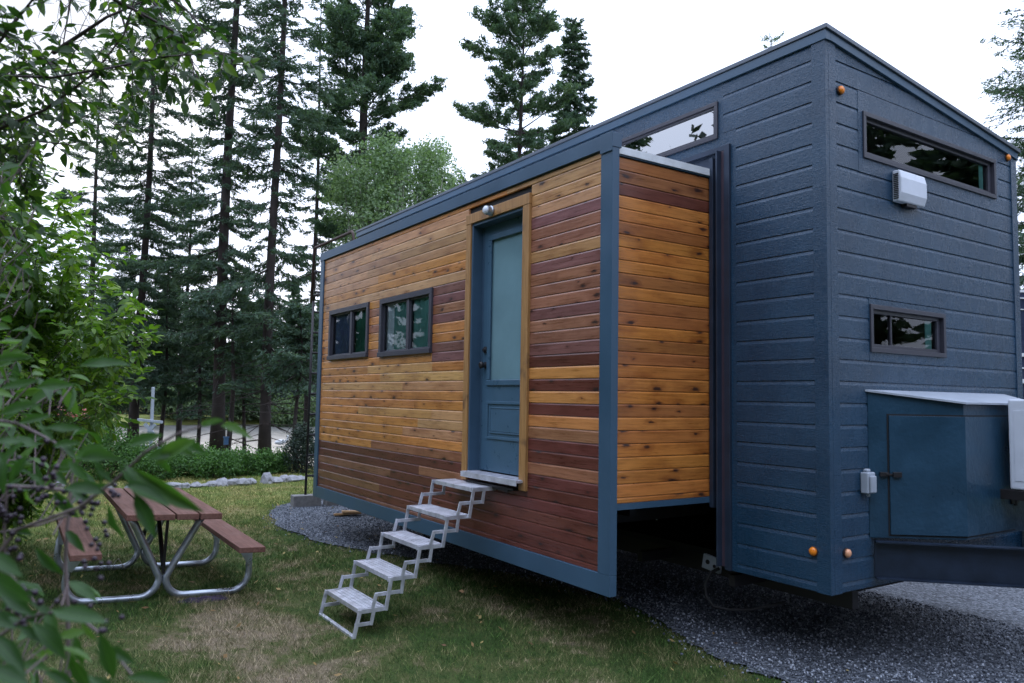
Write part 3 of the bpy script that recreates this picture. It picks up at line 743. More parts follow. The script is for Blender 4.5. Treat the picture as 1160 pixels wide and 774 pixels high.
# end windows
def end_window(y0, y1, z0, z1, mull, glass, extra=None, label=None):
    mb = MB(); xa, xb = BX-.045, BX+.012; w = .030
    for (p, q, r, s, o1) in ((y0, y1, z1-w, z1, 0), (y0, y1, z0, z0+w, 0), (y0, y0+w, z0+w, z1-w, .0005), (y1-w, y1, z0+w, z1-w, .0005)): mb.box(xa, xb-o1, p, q, r, s)
    w2 = w+.024
    for (p, q, r, s, o1) in ((y0+w, y1-w, z1-w2, z1-w, 0), (y0+w, y1-w, z0+w, z0+w2, 0), (y0+w, y0+w2, z0+w2, z1-w2, .0005), (y1-w2-.02, y1-w, z0+w2, z1-w2, .0005)): mb.box(xa, BX-.014-o1, p, q, r, s)
    if mull: mb.box(xa, BX-.02, mull-.008, mull+.008, z0+w2, z1-w2)
    wn = mb.build('window', 'bronze_frame', H, bevel=.002, label=label)
    mb = MB(); mb.add([(BX-.030, y0+w2, z0+w2), (BX-.030, y1-w2, z0+w2), (BX-.030, y1-w2, z1-w2), (BX-.030, y0+w2, z1-w2)], [(0, 1, 2, 3)]); mb.build('pane', glass, wn, flat=True)
    mb = MB(); mb.box(BX-.50, BX-.49, y0-.2, y1+.2, z0-.2, min(z1+.1, 3.55)); mb.build('dark_backing', 'interior', wn)  # dark sheet in place of the unlit room, no blind
    return wn
wn = end_window(1.347, 3.09, 3.225, 3.532, None, 'window_glass', label='long high window of the end wall')
mb = MB(); mb.box(BX-.044, BX-.0405, 2.93, 2.99, 3.285, 3.475); mb.build('curtain', 'curtain_teal', wn)
wn = end_window(1.392, 2.300, 1.975, 2.281, 1.67, 'window_glass', label='small sliding window low in the end wall')
mb = MB(); mb.box(BX-.044, BX-.0405, 2.12, 2.20, 2.03, 2.225); mb.box(BX-.20, BX-.17, 1.42, 1.60, 2.02, 2.09); mb.build('curtain', 'curtain_teal', wn)
# slot and tracks where the slide enters
mb = MB(); mb.box(-.011, .022, D-.05, D+.05, .92, 3.36); mb.box(.052, .066, D-.055, D+.05, ZB+.02, 3.40); mb.build('slide_track', 'track_metal', H, bevel=.002)
mb = MB(); mb.box(.0225, .0515, D-.01, D+.05, ZB+.02, 3.36); mb.box(.0665, .0935, D-.012, D+.05, ZB+.02, 3.40); mb.build('slide_seal', 'track_seal', H)
mb = MB(); mb.box(.094, .1415, D-.018, D+.045, ZB, 3.437); mb.build('slide_track', 'track_metal', H, bevel=.002)
mb = MB(); mb.box(-5.4, .0935, D-.008, D+.04, 3.404, 3.4365); mb.box(-5.4, .05, D+.02, D+.05, 3.286, 3.403); mb.build('slide_seal', 'track_metal', H)
# marker lights
def marker(c, ax, mat, lab):
    mb = MB(); mb.lathe(c, ax, [(0, .030), (.008, .031), (.010, .027)], 20); m = mb.build('marker_light', 'rust_metal', H, label=lab)
    mb = MB(); mb.lathe(np.array(c)+np.array(ax)*.0102, ax, [(0, .026), (.010, .025), (.017, .017), (.020, .005)], 20); mb.build('lens', mat, m, smooth=True)
marker((BX+.0012, 1.104, 3.607), (1, 0, 0), 'amber', 'amber marker light at the top corner')
marker((BX-.003, 3.290, 3.588), (1, 0, 0), 'amber', 'amber marker light under the low end of the roof')
marker((BX+.001, 1.105, .748), (1, 0, 0), 'faded_amber', 'faded amber marker light low on the end wall')
marker((.772, D+.0, .753), (0, -1, 0), 'amber', 'amber marker light low on the side wall')
# wall vent
mb = MB(); x0 = BX+.002; mb.prism([(x0, 1.675, 2.985), (x0, 1.675, 3.195), (x0+.050, 1.675, 3.195), (x0+.064, 1.675, 3.14), (x0+.064, 1.675, 3.04), (x0+.045, 1.675, 2.985)], (0, .315, 0))
vt = mb.build('wall_vent', 'white_plastic', H, bevel=.008)
mb = MB()
for i in range(14): mb.box(x0+.010, x0+.044, 1.6715, 1.6755, 3.002+i*.0125, 3.009+i*.0125)
mb.build('louvre', 'black_metal', vt)
mb = MB(); mb.box(x0, x0+.04, 1.78, 1.90, 2.965, 2.984); mb.build('duct', 'black_metal', vt)
# outdoor socket
mb = MB(); mb.box(BX+.001, BX+.052, 1.262, 1.345, 1.095, 1.225); mb.box(BX+.005, BX+.035, 1.285, 1.325, 1.2255, 1.245); mb.box(BX+.0525, BX+.068, 1.275, 1.335, 1.10, 1.205); mb.lathe((BX+.03, 1.30, 1.0945), (0, 0, -1), [(0, .011), (.02, .011)], 10)
mb.build('outdoor_socket', 'grey_plastic', H, bevel=.008)
# storage box on the tongue
P0 = (BX+.0015, 1.352); P1 = (1.235, 1.815); P2 = (1.235, 2.75); P3 = (BX+.0015, 3.10)
ZA, ZBX = .818, 1.722
plan = [P0, P1, P2, P3]
mb = MB()
n_ = 4; tops = [1.722, 1.652, 1.652, 1.722]
vs = [(x, y, ZA) for x, y in plan]+[(x, y, t) for (x, y), t in zip(plan, tops)]
mb.add(vs, [(0, 3, 2, 1), (4, 5, 6, 7)]+[(i, (i+1) % 4, (i+1) % 4+4, i+4) for i in range(4)])
bx_ = mb.build('storage_box', 'box_paint', H, bevel=.003)
def outw(p, q, k):
    d = np.array([q[0]-p[0], q[1]-p[1]]); d /= np.linalg.norm(d); return np.array([d[1], -d[0]])*k, d
# door panel wraps the corner
o1, d1 = outw(P0, P1, .012); o2 = np.array([.012, 0])
A_ = np.array(P0)+d1*.125; Bc = np.array(P1); C_ = np.array([P2[0], P1[1]+.62])
inn = [A_+o1*.1, Bc+(o1+o2)*.04, C_+o2*.1]; Bo = Bc+np.array([.012, -.0055]); out_ = [A_+o1, Bo, C_+o2]
z0, z1 = .842, 1.575
mb = MB(); vs = [(*p, z) for z in (z0, z1) for p in (inn+out_)]
mb.add(vs, [(0, 3, 4, 1), (1, 4, 5, 2), (6, 7, 10, 9), (7, 8, 11, 10), (3, 9, 10, 4), (4, 10, 11, 5), (0, 6, 9, 3), (2, 5, 11, 8), (0, 1, 7, 6), (1, 2, 8, 7)])
mb.build('hatch', 'box_paint', bx_, bevel=.0015)
mb = MB()   # seal line around the hatch
e = .010
for (p, q, zz0, zz1) in ((A_-d1*e, A_-d1*.001, z0-e, z1+e),):
    mb.prism([(*(p+o1*.30), zz0), (*(q+o1*.30), zz0), (*(q+o1*.30), zz1), (*(p+o1*.30), zz1)], (-o1[0]*.25, -o1[1]*.25, 0))
for zz in ((z1+.001, z1+e), (z0-e, z0-.001)):
    mb.prism([(*(A_+o1*.30), zz[0]), (*(Bc+o1*.30), zz[0]), (*(Bc+o1*.30), zz[1]), (*(A_+o1*.30), zz[1])], (-o1[0]*.25, -o1[1]*.25, 0))
    mb.box(P1[0]+.0008, P1[0]+.004, P1[1], C_[1], zz[0], zz[1])
mb.build('hatch_seal', 'dark_underlay', bx_)
mb = MB()
cz = 1.21; pp = A_+d1*.04+o1*1.2; mb.obox((pp[0]+o1[0]*.6, pp[1]+o1[1]*.6, cz), (d1[0]*.026, d1[1]*.026, 0), (o1[0]*.7, o1[1]*.7, 0), (0, 0, .016))
pp = A_-d1*.035; mb.obox((pp[0]+o1[0]*.8, pp[1]+o1[1]*.8, cz), (d1[0]*.026, d1[1]*.026, 0), (o1[0]*.7, o1[1]*.7, 0), (0, 0, .013))
pp = A_+d1*.003; mb.obox((pp[0]+o1[0]*1.6, pp[1]+o1[1]*1.6, cz), (d1[0]*.03, d1[1]*.03, 0), (o1[0]*.25, o1[1]*.25, 0), (0, 0, .006))
mb.build('latch', 'black_metal', bx_, bevel=.002)
for z in (1.44, 1.04):
    mb = MB(); yh = C_[1]-.02
    mb.box(P1[0]+.0125, P1[0]+.024, yh-.055, yh-.005, z-.034, z+.034); mb.lathe((P1[0]+.020, yh, z-.045), (0, 0, 1), [(0, .012), (.09, .012)], 10); mb.box(P1[0]+.0125, P1[0]+.024, yh+.006, yh+.05, z-.028, z+.028)
    mb.build('hinge', 'black_metal', bx_, bevel=.003)
mb = MB()
lp = [(P0[0], P0[1]-.025, 1.7235), (P1[0]+.03, P1[1]-.02, 1.6535), (P2[0]+.03, P2[1]+.03, 1.6535), (P3[0], P3[1]+.03, 1.7235)]
mb.prism(lp, (0, 0, .012)); mb.build('lid', 'grey_plastic', bx_, label='pale grey lid of the storage box')
# heat pump unit on a bracket in front of the box
mb = MB(); mb.box(1.30, 1.62, 2.24, 3.0, 1.115, 1.690); ac = mb.build('heat_pump', 'white_plastic', H, bevel=.012, seg=3)
mb = MB(); mb.box(1.335, 1.50, 2.2365, 2.2398, 1.17, 1.62); mb.box(1.52, 1.60, 2.2370, 2.2398, 1.645, 1.655); mb.box(1.52, 1.60, 2.2370, 2.2398, 1.165, 1.175); mb.build('side_cover', 'white_plastic', ac, bevel=.003)
mb = MB(); mb.lathe((1.6205, 2.55, 1.40), (1, 0, 0), [(0, .22), (.008, .22), (.010, .20), (.011, .06), (.014, .05)], 32)
mb.build('fan_grille', 'grey_plastic', ac)
mb = MB(); mb.box(1.237, 1.64, 2.23, 2.30, 1.05, 1.110); mb.build('unit_bracket', 'black_metal', H, bevel=.002); mb = MB(); mb.box(1.237, 1.64, 2.90, 2.96, 1.05, 1.110); mb.build('unit_bracket', 'black_metal', H, bevel=.002)
# tongue: two converging channels
def channel(a, b, z0, z1, name):
    a = np.array(a); b = np.array(b); d = (b-a)/np.linalg.norm(b-a); nr = np.array([d[1], -d[0]])
    mb = MB(); c = (a+b)/2; l = np.linalg.norm(b-a)/2
    D3 = lambda v, k: (v[0]*k, v[1]*k, 0)
    mb.obox((*c, (z0+z1)/2), D3(d, l), D3(nr, .004), (0, 0, (z1-z0)/2-.0085)); s = 1 if nr[1] < 0 else -1
    for z in (z0+.004, z1-.004): mb.obox((*(c+nr*s*.024), z), D3(d, l), D3(nr, .030), (0, 0, .0042))
    mb.build(name, 'navy_paint' if False else 'tongue_paint', H)
plain('tongue_paint', (.010, .020, .040), .45, .1, var=.3, bmp=.2)
channel((.45, .93), (3.2, 3.6), .572, .802, 'tongue_beam') if False else None
channel((.895, 1.385), (2.60, 3.10), .572, .802, 'tongue_beam')
channel((.895, 2.995+.4), (2.60, 3.16), .572, .802, 'tongue_beam')
mb = MB(); mb.lathe((2.62, 3.13, .05), (0, 0, 1), [(0, .09), (.02, .09), (.021, .03), (.9, .03), (.91, .045), (.96, .045)], 14); mb.build('tongue_jack', 'black_metal', H)
# chassis
mb = MB()
for y in (1.35, 3.05): mb.box(-6.6, BX-.1, y-.03, y+.03, .36, ZB-.032)
for x in np.arange(-6.2, .8, .9): mb.box(x-.025, x+.025, 1.0, 3.35, .40, .475)
mb.build('chassis', 'black_metal', H)
mb = MB(); mb.box(-4.9, -.15, .30, .36, .88, .95); mb.box(-4.9, -.15, .80, .86, .88, .95)
for x in (-.4, -1.6, -2.8, -4.2): mb.box(x-.03, x+.03, .18, 1.3, .80, .879)
mb.build('slide_rail', 'black_metal', H)
for x in (-2.2, -3.05):
    for y in (1.45, 3.2):
        mb = MB(); mb.lathe((x, y-.10, .36), (0, 1, 0), [(0, .20), (0, .33), (.02, .355), (.18, .355), (.20, .33), (.20, .2)], 32); w_ = mb.build('wheel', 'rubber', H)
        mb = MB(); mb.lathe((x, y-.098, .36), (0, 1, 0), [(0, .19), (.03, .17), (.035, .06), (.0, .05), (.0, .045)], 24); mb.build('rim', 'galvanised', w_)
mb = MB(); mb.obox((-.27, 1.22, .46), (.075, .01, -.012), (0, .012, 0), (.01, 0, .052)); jb = mb.build('junction_plate', 'grey_plastic', H, bevel=.004)
mb = MB(); mb.lathe((-.30, 1.206, .468), (0, -1, 0), [(0, .018), (.008, .016)], 12); mb.lathe((-.235, 1.206, .448), (0, -1, 0), [(0, .012), (.008, .012)], 12); mb.build('socket', 'black_metal', jb)
mb = MB(); mb.tube([(-.19, 1.20, .44), (-.20, 1.13, .42), (-.23, 1.10, .34), (-.22, 1.10, .25), (-.17, 1.12, .19), (-.08, 1.18, .18), (.05, 1.24, .20), (.3, 1.3, .3)], .012, 8); mb.build('hose', 'rubber', H, smooth=True)
mb = MB(); mb.tube([(-.62, 1.0, .92), (-.62, 1.0, .74)], .006, 6); mb.build('drain_pipe', 'white_plastic', H)

# ------------------------------------------------------------------ folding steps
S = thing('folding_steps', 'silver aluminium fold-down steps with five treads leading up to the door', 'steps', (-1.62, -.6, 0))
X0, X1 = -1.94, -1.32
def tr(k): return (-1.085+.2175*(k-1), .19*k+.004*k)       # front edge y, top z
for k in range(1, 6):
    y, z = tr(k); mb = MB(); dp = .195
    mb.box(X0+.022, X1-.022, y, y+.018, z-.032, z)
    mb.box(X0+.022, X1-.022, y+dp-.018, y+dp, z-.032, z-.001)
    for i in range(5):
        a = y+.0195+i*(dp-.039)/5; mb.box(X0+.022, X1-.022, a, a+(dp-.039)/5-.0035, z-.012, z-.0015)
    mb.box(X0+.024, X1-.024, y+.0185, y+dp-.0185, z-.02, z-.013)
    mb.build('tread', 'aluminium', S, bevel=.002)
for sx in (X0, X1):
    mb = MB(); o_ = .0135 if sx > -1.6 else -.0135
    for k in range(1, 6):
        y, z = tr(k); yb = y+.195; ym = y+.105; zc_ = z-.016
        mb.bar((sx, y-.012, zc_), (sx, yb+.012, zc_), .012, .030)
        if k < 5:
            y2, z2 = tr(k+1); zm = (zc_+z2-.016)/2
            mb.bar((sx+o_, yb-.004, zc_-.012), (sx+o_, y2+.010, z2-.004), .012, .025)
            mb.bar((sx-o_*.98, ym-.004+.02, zm), (sx-o_*.98, y2+.105+.0, zm), .0115, .025)
            mb.bar((sx, ym-.006, zc_+.013), (sx, ym+.020, zm+.012), .011, .024)
            mb.bar((sx, y2+.095, zm-.012), (sx, y2+.107, z2-.030), .011, .024)
        else:
            mb.bar((sx, yb, zc_), (sx, .0, zc_-.0), .011, .024)
    y, z = tr(1)
    mb.bar((sx+o_, y-.038, .012), (sx+o_, y+.004, z-.004), .012, .026)
    mb.bar((sx-o_*.98, y-.022, .088), (sx-o_*.98, y+.10, .088), .0115, .025)
    mb.bar((sx, y+.090, .078), (sx, y+.107, z-.03), .011, .024)
    mb.build('side_linkage', 'aluminium', S, bevel=.0015)
mb = MB(); y, z = tr(1)
mb.box(X0-.02, X1+.02, y-.050, y-.022, 0.0, .026); mb.build('foot_bar', 'aluminium', S, bevel=.002)

# ------------------------------------------------------------------ ladder and block
def LP(px, py, Y):
    d = FW+RT*(px-580)/F_PX-UPV*(py-387)/F_PX; t = (Y-CAM[1])/d[1]; return CAM+d*t
def ZP(px, py, Z=0.0):
    d = FW+RT*(px-580)/F_PX-UPV*(py-387)/F_PX; t = (Z-CAM[2])/d[2]; return CAM+d*t
LD = thing('roof_ladder', 'black metal roof ladder with handrail at the far end of the tiny house', 'ladder', (-7.45, .8, 0))
zf = .175
ra = [(-7.50, .62, zf), (-7.42, .60, 1.5), (-7.33, .58, 3.02)]
mb = MB(); mb.tube(ra, .019, 8); mb.tube([(-7.33, .58, 3.02), (-7.28, .575, 3.09), (-7.02, .70, 3.10), (-6.8, .98, 3.10)], .022, 8); mb.build('side_rail', 'black_metal', LD, smooth=True)
mb = MB(); mb.tube([(-7.40, 1.05, zf), (-7.30, 1.05, 3.8)], .019, 8); mb.build('side_rail', 'black_metal', LD, smooth=True)
for i in range(11):
    z = .45+.3*i; f = (z-zf)/2.85
    mb = MB(); mb.tube([(-7.50+.17*min(f, 1), .60-.02*f, z), (-7.40+.08*f, 1.09, z)], .016, 8)
    if i % 1 == 0: mb.lathe((-7.45+.12*f, .69, z), (0, 1, 0), [(0, .017), (.004, .026), (.02, .026), (.024, .017)], 8)
    mb.build('rung', 'black_metal', LD)
mb = MB(); p1 = LP(357, 281, .62); p2 = LP(400, 262, .62)
mb.tube([(p1[0], .60, 3.0), (p1[0], .61, p1[2]-.03), (p1[0]+.03, .62, p1[2]), (p2[0]-.04, .62, p2[2]), (p2[0], .62, p2[2]-.03), (p2[0]+.0, .66, p2[2]-.35), (p2[0]+.05, 1.0, p2[2]-.35)], .022, 8)
mb.build('handrail', 'rust_metal', LD, smooth=True)
mb = MB(); mb.box(-7.66, -7.27, .50, .70, .0, .174); mb.box(-7.66, -7.27, .95, 1.15, 0, .174)
mb = MB(); mb.obox((-7.47, .62, .087), (.02, .20, 0), (-.10, .01, 0), (0, 0, .087))
solo(mb, 'concrete_block', 'concrete', (-7.47, .62, 0), 'grey concrete block under the foot of the black ladder', 'block', bevel=.006)
mb = MB(); mb.obox((-7.38, 1.06, .087), (.02, .18, 0), (-.10, .01, 0), (0, 0, .087))
solo(mb, 'concrete_block', 'concrete', (-7.38, 1.06, 0), 'second grey concrete block, behind the first and half hidden by the house', 'block', bevel=.006)

# ------------------------------------------------------------------ picnic table
TC = np.array([-3.50, -2.06]); tilt = -.042
T = thing('picnic_table', 'picnic table with red brown plank top and benches on galvanised tube legs', 'picnic table', (TC[0], TC[1], .028))
def TP(l, w, z):   # local: l along length (toward camera +), w across (+Y side), z up
    return np.array([TC[0]+l+.02*w, TC[1]+w-tilt*0+z*.042-.01*l, .028+z-w*.042])
def tboard(mb, l0, l1, w0, w1, z0, z1):
    vs = [TP(l, w, z) for z in (z0, z1) for l, w in ((l0, w0), (l1, w0), (l1, w1), (l0, w1))]
    mb.add(vs, [(0, 3, 2, 1), (4, 5, 6, 7), (0, 1, 5, 4), (1, 2, 6, 5), (2, 3, 7, 6), (3, 0, 4, 7)])
mb = MB()
for i, (a, b) in enumerate(((-.335, -.17), (-.155, -.005), (.010, .165), (.180, .335))): tboard(mb, -.95, .90+.004*(i % 2), a, b, .655, .700)
tboard(mb, .55, .59, -.30, .30, .62, .6545); tboard(mb, -.65, -.61, -.30, .30, .62, .6545)
mb.build('tabletop', 'red_stained_planks', T, bevel=.004)
for s in (-1, 1):
    mb = MB(); a, b = (.475, .675) if s > 0 else (-.675, -.475); tboard(mb, -.95, .95, a, b, .395, .437); mb.build('bench_seat', 'red_stained_planks', T, bevel=.004)
def arc(cx, cz, r, a0, a1, n=7): return [(cx+r*math.cos(rad(a0+(a1-a0)*i/n)), cz+r*math.sin(rad(a0+(a1-a0)*i/n))) for i in range(n+1)]
for l in (.57, -.63):
    for s in (-1, 1):
        prof = [(.27, .65), (.23, .58), (.06, .245)]+arc(.165, .165, .14, 160, 270)[1:]+arc(.52, .165, .14, 270, 365)+[(.655, .28), (.62, .40)]
        mb = MB(); mb.tube([TP(l, s*w, z) for w, z in prof], .027, 12); lg = mb.build('leg', 'galvanised', T, smooth=True)
        mb = MB(); pg = [(.50, .392), (.672, .392), (.668, .27), (.63, .25), (.57, .34)]
        vs = [TP(l+.031, s*w, z) for w, z in pg]; mb.prism(vs, (.006, 0, 0)); mb.lathe(TP(l+.038, s*.60, .345), (1, 0, 0), [(0, .012), (.008, .010)], 8); mb.build('bracket', 'galvanised', lg)
mb = MB(); mb.tube([TP(.56, 0.0, .26), TP(.10, .0, .62)], .018, 8); mb.tube([TP(-.62, 0.0, .26), TP(-.15, .0, .62)], .018, 8); mb.tube([TP(.55, .0, .64), TP(-.6, 0, .64)], .018, 8)
mb.tube([TP(.58, -.0, .20), TP(.58, -.0, .65)], .012, 8); mb.build('brace', 'black_metal', T)
mb = MB(); p = TP(-.61, -.30, .05)
mb.tube([p+(0, -.12, -.0), p+(.03, -.03, -.045), p+(.02, .06, -.05), p+(0, .10, .035), p+(.03, .12, .06), p+(.06, .17, -.03)], .004, 5)
solo(mb, 'plastic_strap', 'wire_white', p, 'thin white strap tied round the far left tube leg of the picnic table', 'strap')
# crumpled cloth near the table foot
rg2 = np.random.default_rng(9); mb = MB(); cx, cy = -2.80, -1.80
nn = 10; vs = []
for i in range(nn):
    for j in range(nn):
        u, v = i/(nn-1)-.5, j/(nn-1)-.5; e = max(abs(u), abs(v))*2
        vs.append((cx+u*.13+rg2.normal()*.006, cy+v*.42+rg2.normal()*.008, .012+(1-e**2)*.030*rg2.uniform(.4, 1.4)))
mb.add(vs, [(i*nn+j, (i+1)*nn+j, (i+1)*nn+j+1, i*nn+j+1) for i in range(nn-1) for j in range(nn-1)])
solo(mb, 'crumpled_cloth', 'dark_cloth', (cx, cy, 0), 'small crumpled dark purple rag on the grass beside the picnic table foot', 'rag')
# small litter
mb = MB(); mb.obox((-6.30, .80, .045), (.05, .17, .006), (.07, -.02, .01), (0, 0, .014)); mb.obox((-6.24, .83, .078), (.03, .12, -.006), (.05, -.012, .0), (0, 0, .012))
solo(mb, 'wood_scrap', 'scrap', (-6.3, .8, 0), 'short scraps of pale wood lying on the gravel under the house', 'scrap wood', bevel=.004)
p = ZP(522, 674); mb = MB(); mb.add([p+(-.03, -.01, .02), p+(0, -.02, .035), p+(.035, .0, .022), p+(.01, .025, .03), p+(-.02, .02, .038)], [(0, 1, 4), (1, 2, 3), (1, 3, 4)])
solo(mb, 'fallen_leaf', 'scrap', p, 'single pale dry leaf lying on the grass right of the steps', 'leaf')

# ------------------------------------------------------------------ vegetation generators
def diamonds(P, A, ln, wd, rng, flat=None):
    n = len(P); A = unit(A); R_ = rv(n, rng)
    if flat is not None: R_ = unit(R_*(1-flat)+np.array([0, 0, 1.])*flat)
    Sd = unit(np.cross(A, R_)); ln = np.asarray(ln)[:, None]; wd = np.asarray(wd)[:, None]
    V = np.stack([P-A*ln*.5, P+Sd*wd*.5, P+A*ln*.5, P-Sd*wd*.5], 1).reshape(-1, 3)
    return V, np.arange(4*n).reshape(-1, 4)
def tubes_np(segs, r0, r1, n=4):
    """many straight tapered sticks"""
    a = segs[:, 0]; b = segs[:, 1]; d = unit(b-a); x = unit(np.cross(d, np.array([.31, .17, .93]))); y = np.cross(d, x); k = len(a); out = []
    for e, r in ((a, r0), (b, r1)):
        for j in range(n):
            t = 2*math.pi*j/n; out.append(e+(x*math.cos(t)+y*math.sin(t))*np.asarray(r)[:, None])
    V = np.stack(out, 1).reshape(-1, 3); base = (np.arange(k)*2*n)[:, None]
    F = np.concatenate([base+np.array([j, (j+1) % n, n+(j+1) % n, n+j]) for j in range(n)]); return V, F
def trunk_mesh(name, base, H_, r0, parent, mat='bark', lean=(0, 0), seed=0, top=.02):
    rg = random.Random(seed); pts = []; rr = []; n = 14
    for i in range(n+1):
        t = i/n; pts.append((base[0]+lean[0]*t+.04*math.sin(t*9+seed), base[1]+lean[1]*t+.04*math.cos(t*7+seed), base[2]-.1+(H_+.1)*t))
        rr.append(max(top, r0*(1-t)**.8*(1.35 if i == 0 else 1)))
    mb = MB(); mb.tube(pts, rr, 12); return mb.build(name, mat, parent, smooth=True)
def conifer(name, label, cat, base, H_, zc, R_, r0, seed, kind='fir', nbr=120, dens=1.0, mat=None, group=None, prof=None, lowdead=10, nl=.15, nw=.034, zmax=None, tilt=0):
    rng = np.random.default_rng(seed); base = np.array(base, float)
    t = thing(name, label, cat, tuple(base), group)
    trunk_mesh('trunk', base, H_, r0, t, seed=seed)
    segs = []; r0s = []; r1s = []; TW_S = []; TW_D = []; TW_L = []
    for i in range(nbr):
        u = (i+rng.random())/nbr; u = u**.9; z = zc+(H_-zc)*u
        if zmax and z > zmax: continue
        az = i*2.39996+rng.uniform(-.5, .5)
        pr = prof(u) if prof else ((1-u)**.7*(.75+.25*min(1, u*6)))
        Lb = R_*pr*rng.uniform(.40, 1.18)*(.72+.42*math.sin(z*1.7+az*2.3+seed))+.12
        el0 = (-.30+.75*u) if kind == 'fir' else (.05+.5*u); el0 += rng.normal()*.12
        p = base+np.array([0, 0, z]); pts = [p]; k = 6; el = el0
        for s in range(k):
            el_s = el+(-.25+.55*(s/k)**1.5 if kind == 'fir' else .30*(s/k)); az += rng.normal()*.07
            p = p+np.array([math.cos(az)*math.cos(el_s), math.sin(az)*math.cos(el_s), math.sin(el_s)])*Lb/k; pts.append(p)
        pts = np.array(pts); rb = .010+.011*Lb
        for s in range(k):
            segs.append((pts[s], pts[s+1])); f0 = 1-s/k*.9; r0s.append(rb*f0); r1s.append(rb*(1-(s+1)/k*.9))
        nt_ = max(4, int(Lb/.085*dens))
        for j in range(nt_):
            s = (.18 if kind == 'fir' else .35)+(.82 if kind == 'fir' else .65)*(j+rng.random())/nt_; s = min(s, .999); q = s*k; i0 = int(q); fr = q-i0
            c = pts[i0]*(1-fr)+pts[i0+1]*fr; bd = unit(pts[i0+1]-pts[i0]); side = 1 if j % 2 else -1
            hz = unit(np.cross(bd, [0, 0, 1.]))*side
            d = unit(bd*rng.uniform(.4, 1.0)+hz*rng.uniform(.5, 1.1)+np.array([0, 0, rng.uniform(-.55, .15) if kind == 'fir' else rng.uniform(-.1, .6)]))
            tl = min(.9, (.20+.42*Lb*(1-s)+.08*Lb)*rng.uniform(.6, 1.2)); TW_S.append(c); TW_D.append(d); TW_L.append(tl)
    for i in range(lowdead):
        z = rng.uniform(zc*.25, zc+.5); az = rng.uniform(0, 6.28); l = rng.uniform(.4, 1.5); a = base+np.array([0, 0, z]); b = a+np.array([math.cos(az)*l, math.sin(az)*l, rng.uniform(-.5, .1)*l]); segs.append((a, b)); r0s.append(.014); r1s.append(.004)
    S_ = np.array(TW_S); Dr = np.array(TW_D); Ln = np.array(TW_L)
    segs += [(a, a+d*l) for a, d, l in zip(S_, Dr, Ln)]; r0s += [.008]*len(S_); r1s += [.003]*len(S_)
    V, Fc = tubes_np(np.array(segs), np.array(r0s), np.array(r1s), 3 if nbr > 60 else 4); npmesh('branches', V, Fc, 'bark', t)
    cnt = np.maximum(8, (Ln/.0105*dens)).astype(int) if kind == 'fir' else np.maximum(14, (Ln/.009*dens)).astype(int)
    idx = np.repeat(np.arange(len(S_)), cnt); n = len(idx)
    f = rng.random(n) if kind == 'fir' else rng.beta(2.2, 1.1, n)
    drop = rng.random(n)**2
    P = S_[idx]+Dr[idx]*(Ln[idx]*f)[:, None]+rng.normal(size=(n, 3))*(.034 if kind == 'fir' else .060)*np.array([1, 1, .7])
    P[:, 2] -= drop*(.06 if kind == 'fir' else .0)
    A = Dr[idx]*.9+rv(n, rng)*(.75 if kind == 'fir' else 1.2)+np.array([0, 0, -.25 if kind == 'fir' else .15])
    ln = nl*rng.uniform(.5, 1.15, n); wd = nw*rng.uniform(.6, 1.3, n)
    V, Fc = diamonds(P, A, ln, wd, rng); tw = rng.random(len(S_)); r = np.clip(tw[idx]*.6+rng.random(n)*.4, 0, 1)
    npmesh('foliage', V, Fc, mat or ('fir_needles' if kind == 'fir' else 'pine_needles'), t, rnd=r)
    return t
def leafy(name, label, cat, base, blobs, n, mat, lsz, seed, group=None, stems=8, stem_mat='twig', trunk=None, clump=14, wratio=.55):
    """deciduous plant: blobs = list of (centre, radii) relative to base, leaves gathered in clumps on twigs"""
    rng = np.random.default_rng(seed); base = np.array(base, float); t = thing(name, label, cat, tuple(base), group)
    w = np.array([b[1][0]*b[1][1]*b[1][2] for b in blobs])**.67; w /= w.sum(); nc = max(1, n//clump)
    bi = rng.choice(len(blobs), nc, p=w); d = rv(nc, rng)*(rng.random(nc)**.45)[:, None]
    C_ = base+np.array([b[0] for b in blobs])[bi]+d*np.array([b[1] for b in blobs])[bi]
    C_[:, 2] = np.maximum(C_[:, 2], base[2]+lsz*.6)
    tops = C_[rng.choice(nc, min(nc, stems*6), replace=False)]
    segs = []; a0 = []; a1 = []
    hh = max(b[0][2] for b in blobs)
    for i, p in enumerate(tops):
        m = base+np.array([0, 0, .3*hh])+(p-base)*np.array([.35, .35, .3])+rng.normal(size=3)*.03*hh
        q = m if i < stems else base+(p-base)*.6
        if i < stems: segs.append((base+rng.normal(size=3)*np.array([.03, .03, 0])*hh, m)); a0.append(.012*hh+.004); a1.append(.008*hh+.003)
        segs.append((q, p)); a0.append(.007*hh+.002); a1.append(.002)
    V, Fc = tubes_np(np.array(segs), np.array(a0), np.array(a1), 5); npmesh('stems', V, Fc, stem_mat, t)
    ax = unit(rv(nc, rng)+unit(C_-base)*.8); idx = np.repeat(np.arange(nc), clump); n = len(idx)
    s = rng.random(n)-.3
    P = C_[idx]+ax[idx]*(s*lsz*4)[:, None]+rng.normal(size=(n, 3))*lsz*.75
    P[:, 2] = np.maximum(P[:, 2], base[2]+.01)
    A = ax[idx]*.6+rv(n, rng)+np.array([0, 0, -.35])
    V, Fc = diamonds(P, A, lsz*rng.uniform(.6, 1.2, n), lsz*wratio*rng.uniform(.7, 1.2, n), rng, flat=.45)
    cr = rng.random(nc); npmesh('leaves', V, Fc, mat, t, rnd=np.clip(cr[idx]*.6+rng.random(n)*.4, 0, 1))
    return t, C_
def gp(px, t):     # ground point under photo column px at depth t
    p = at(px, 440, t); return np.array([p[0], p[1], float(hground(p[0], p[1]))])
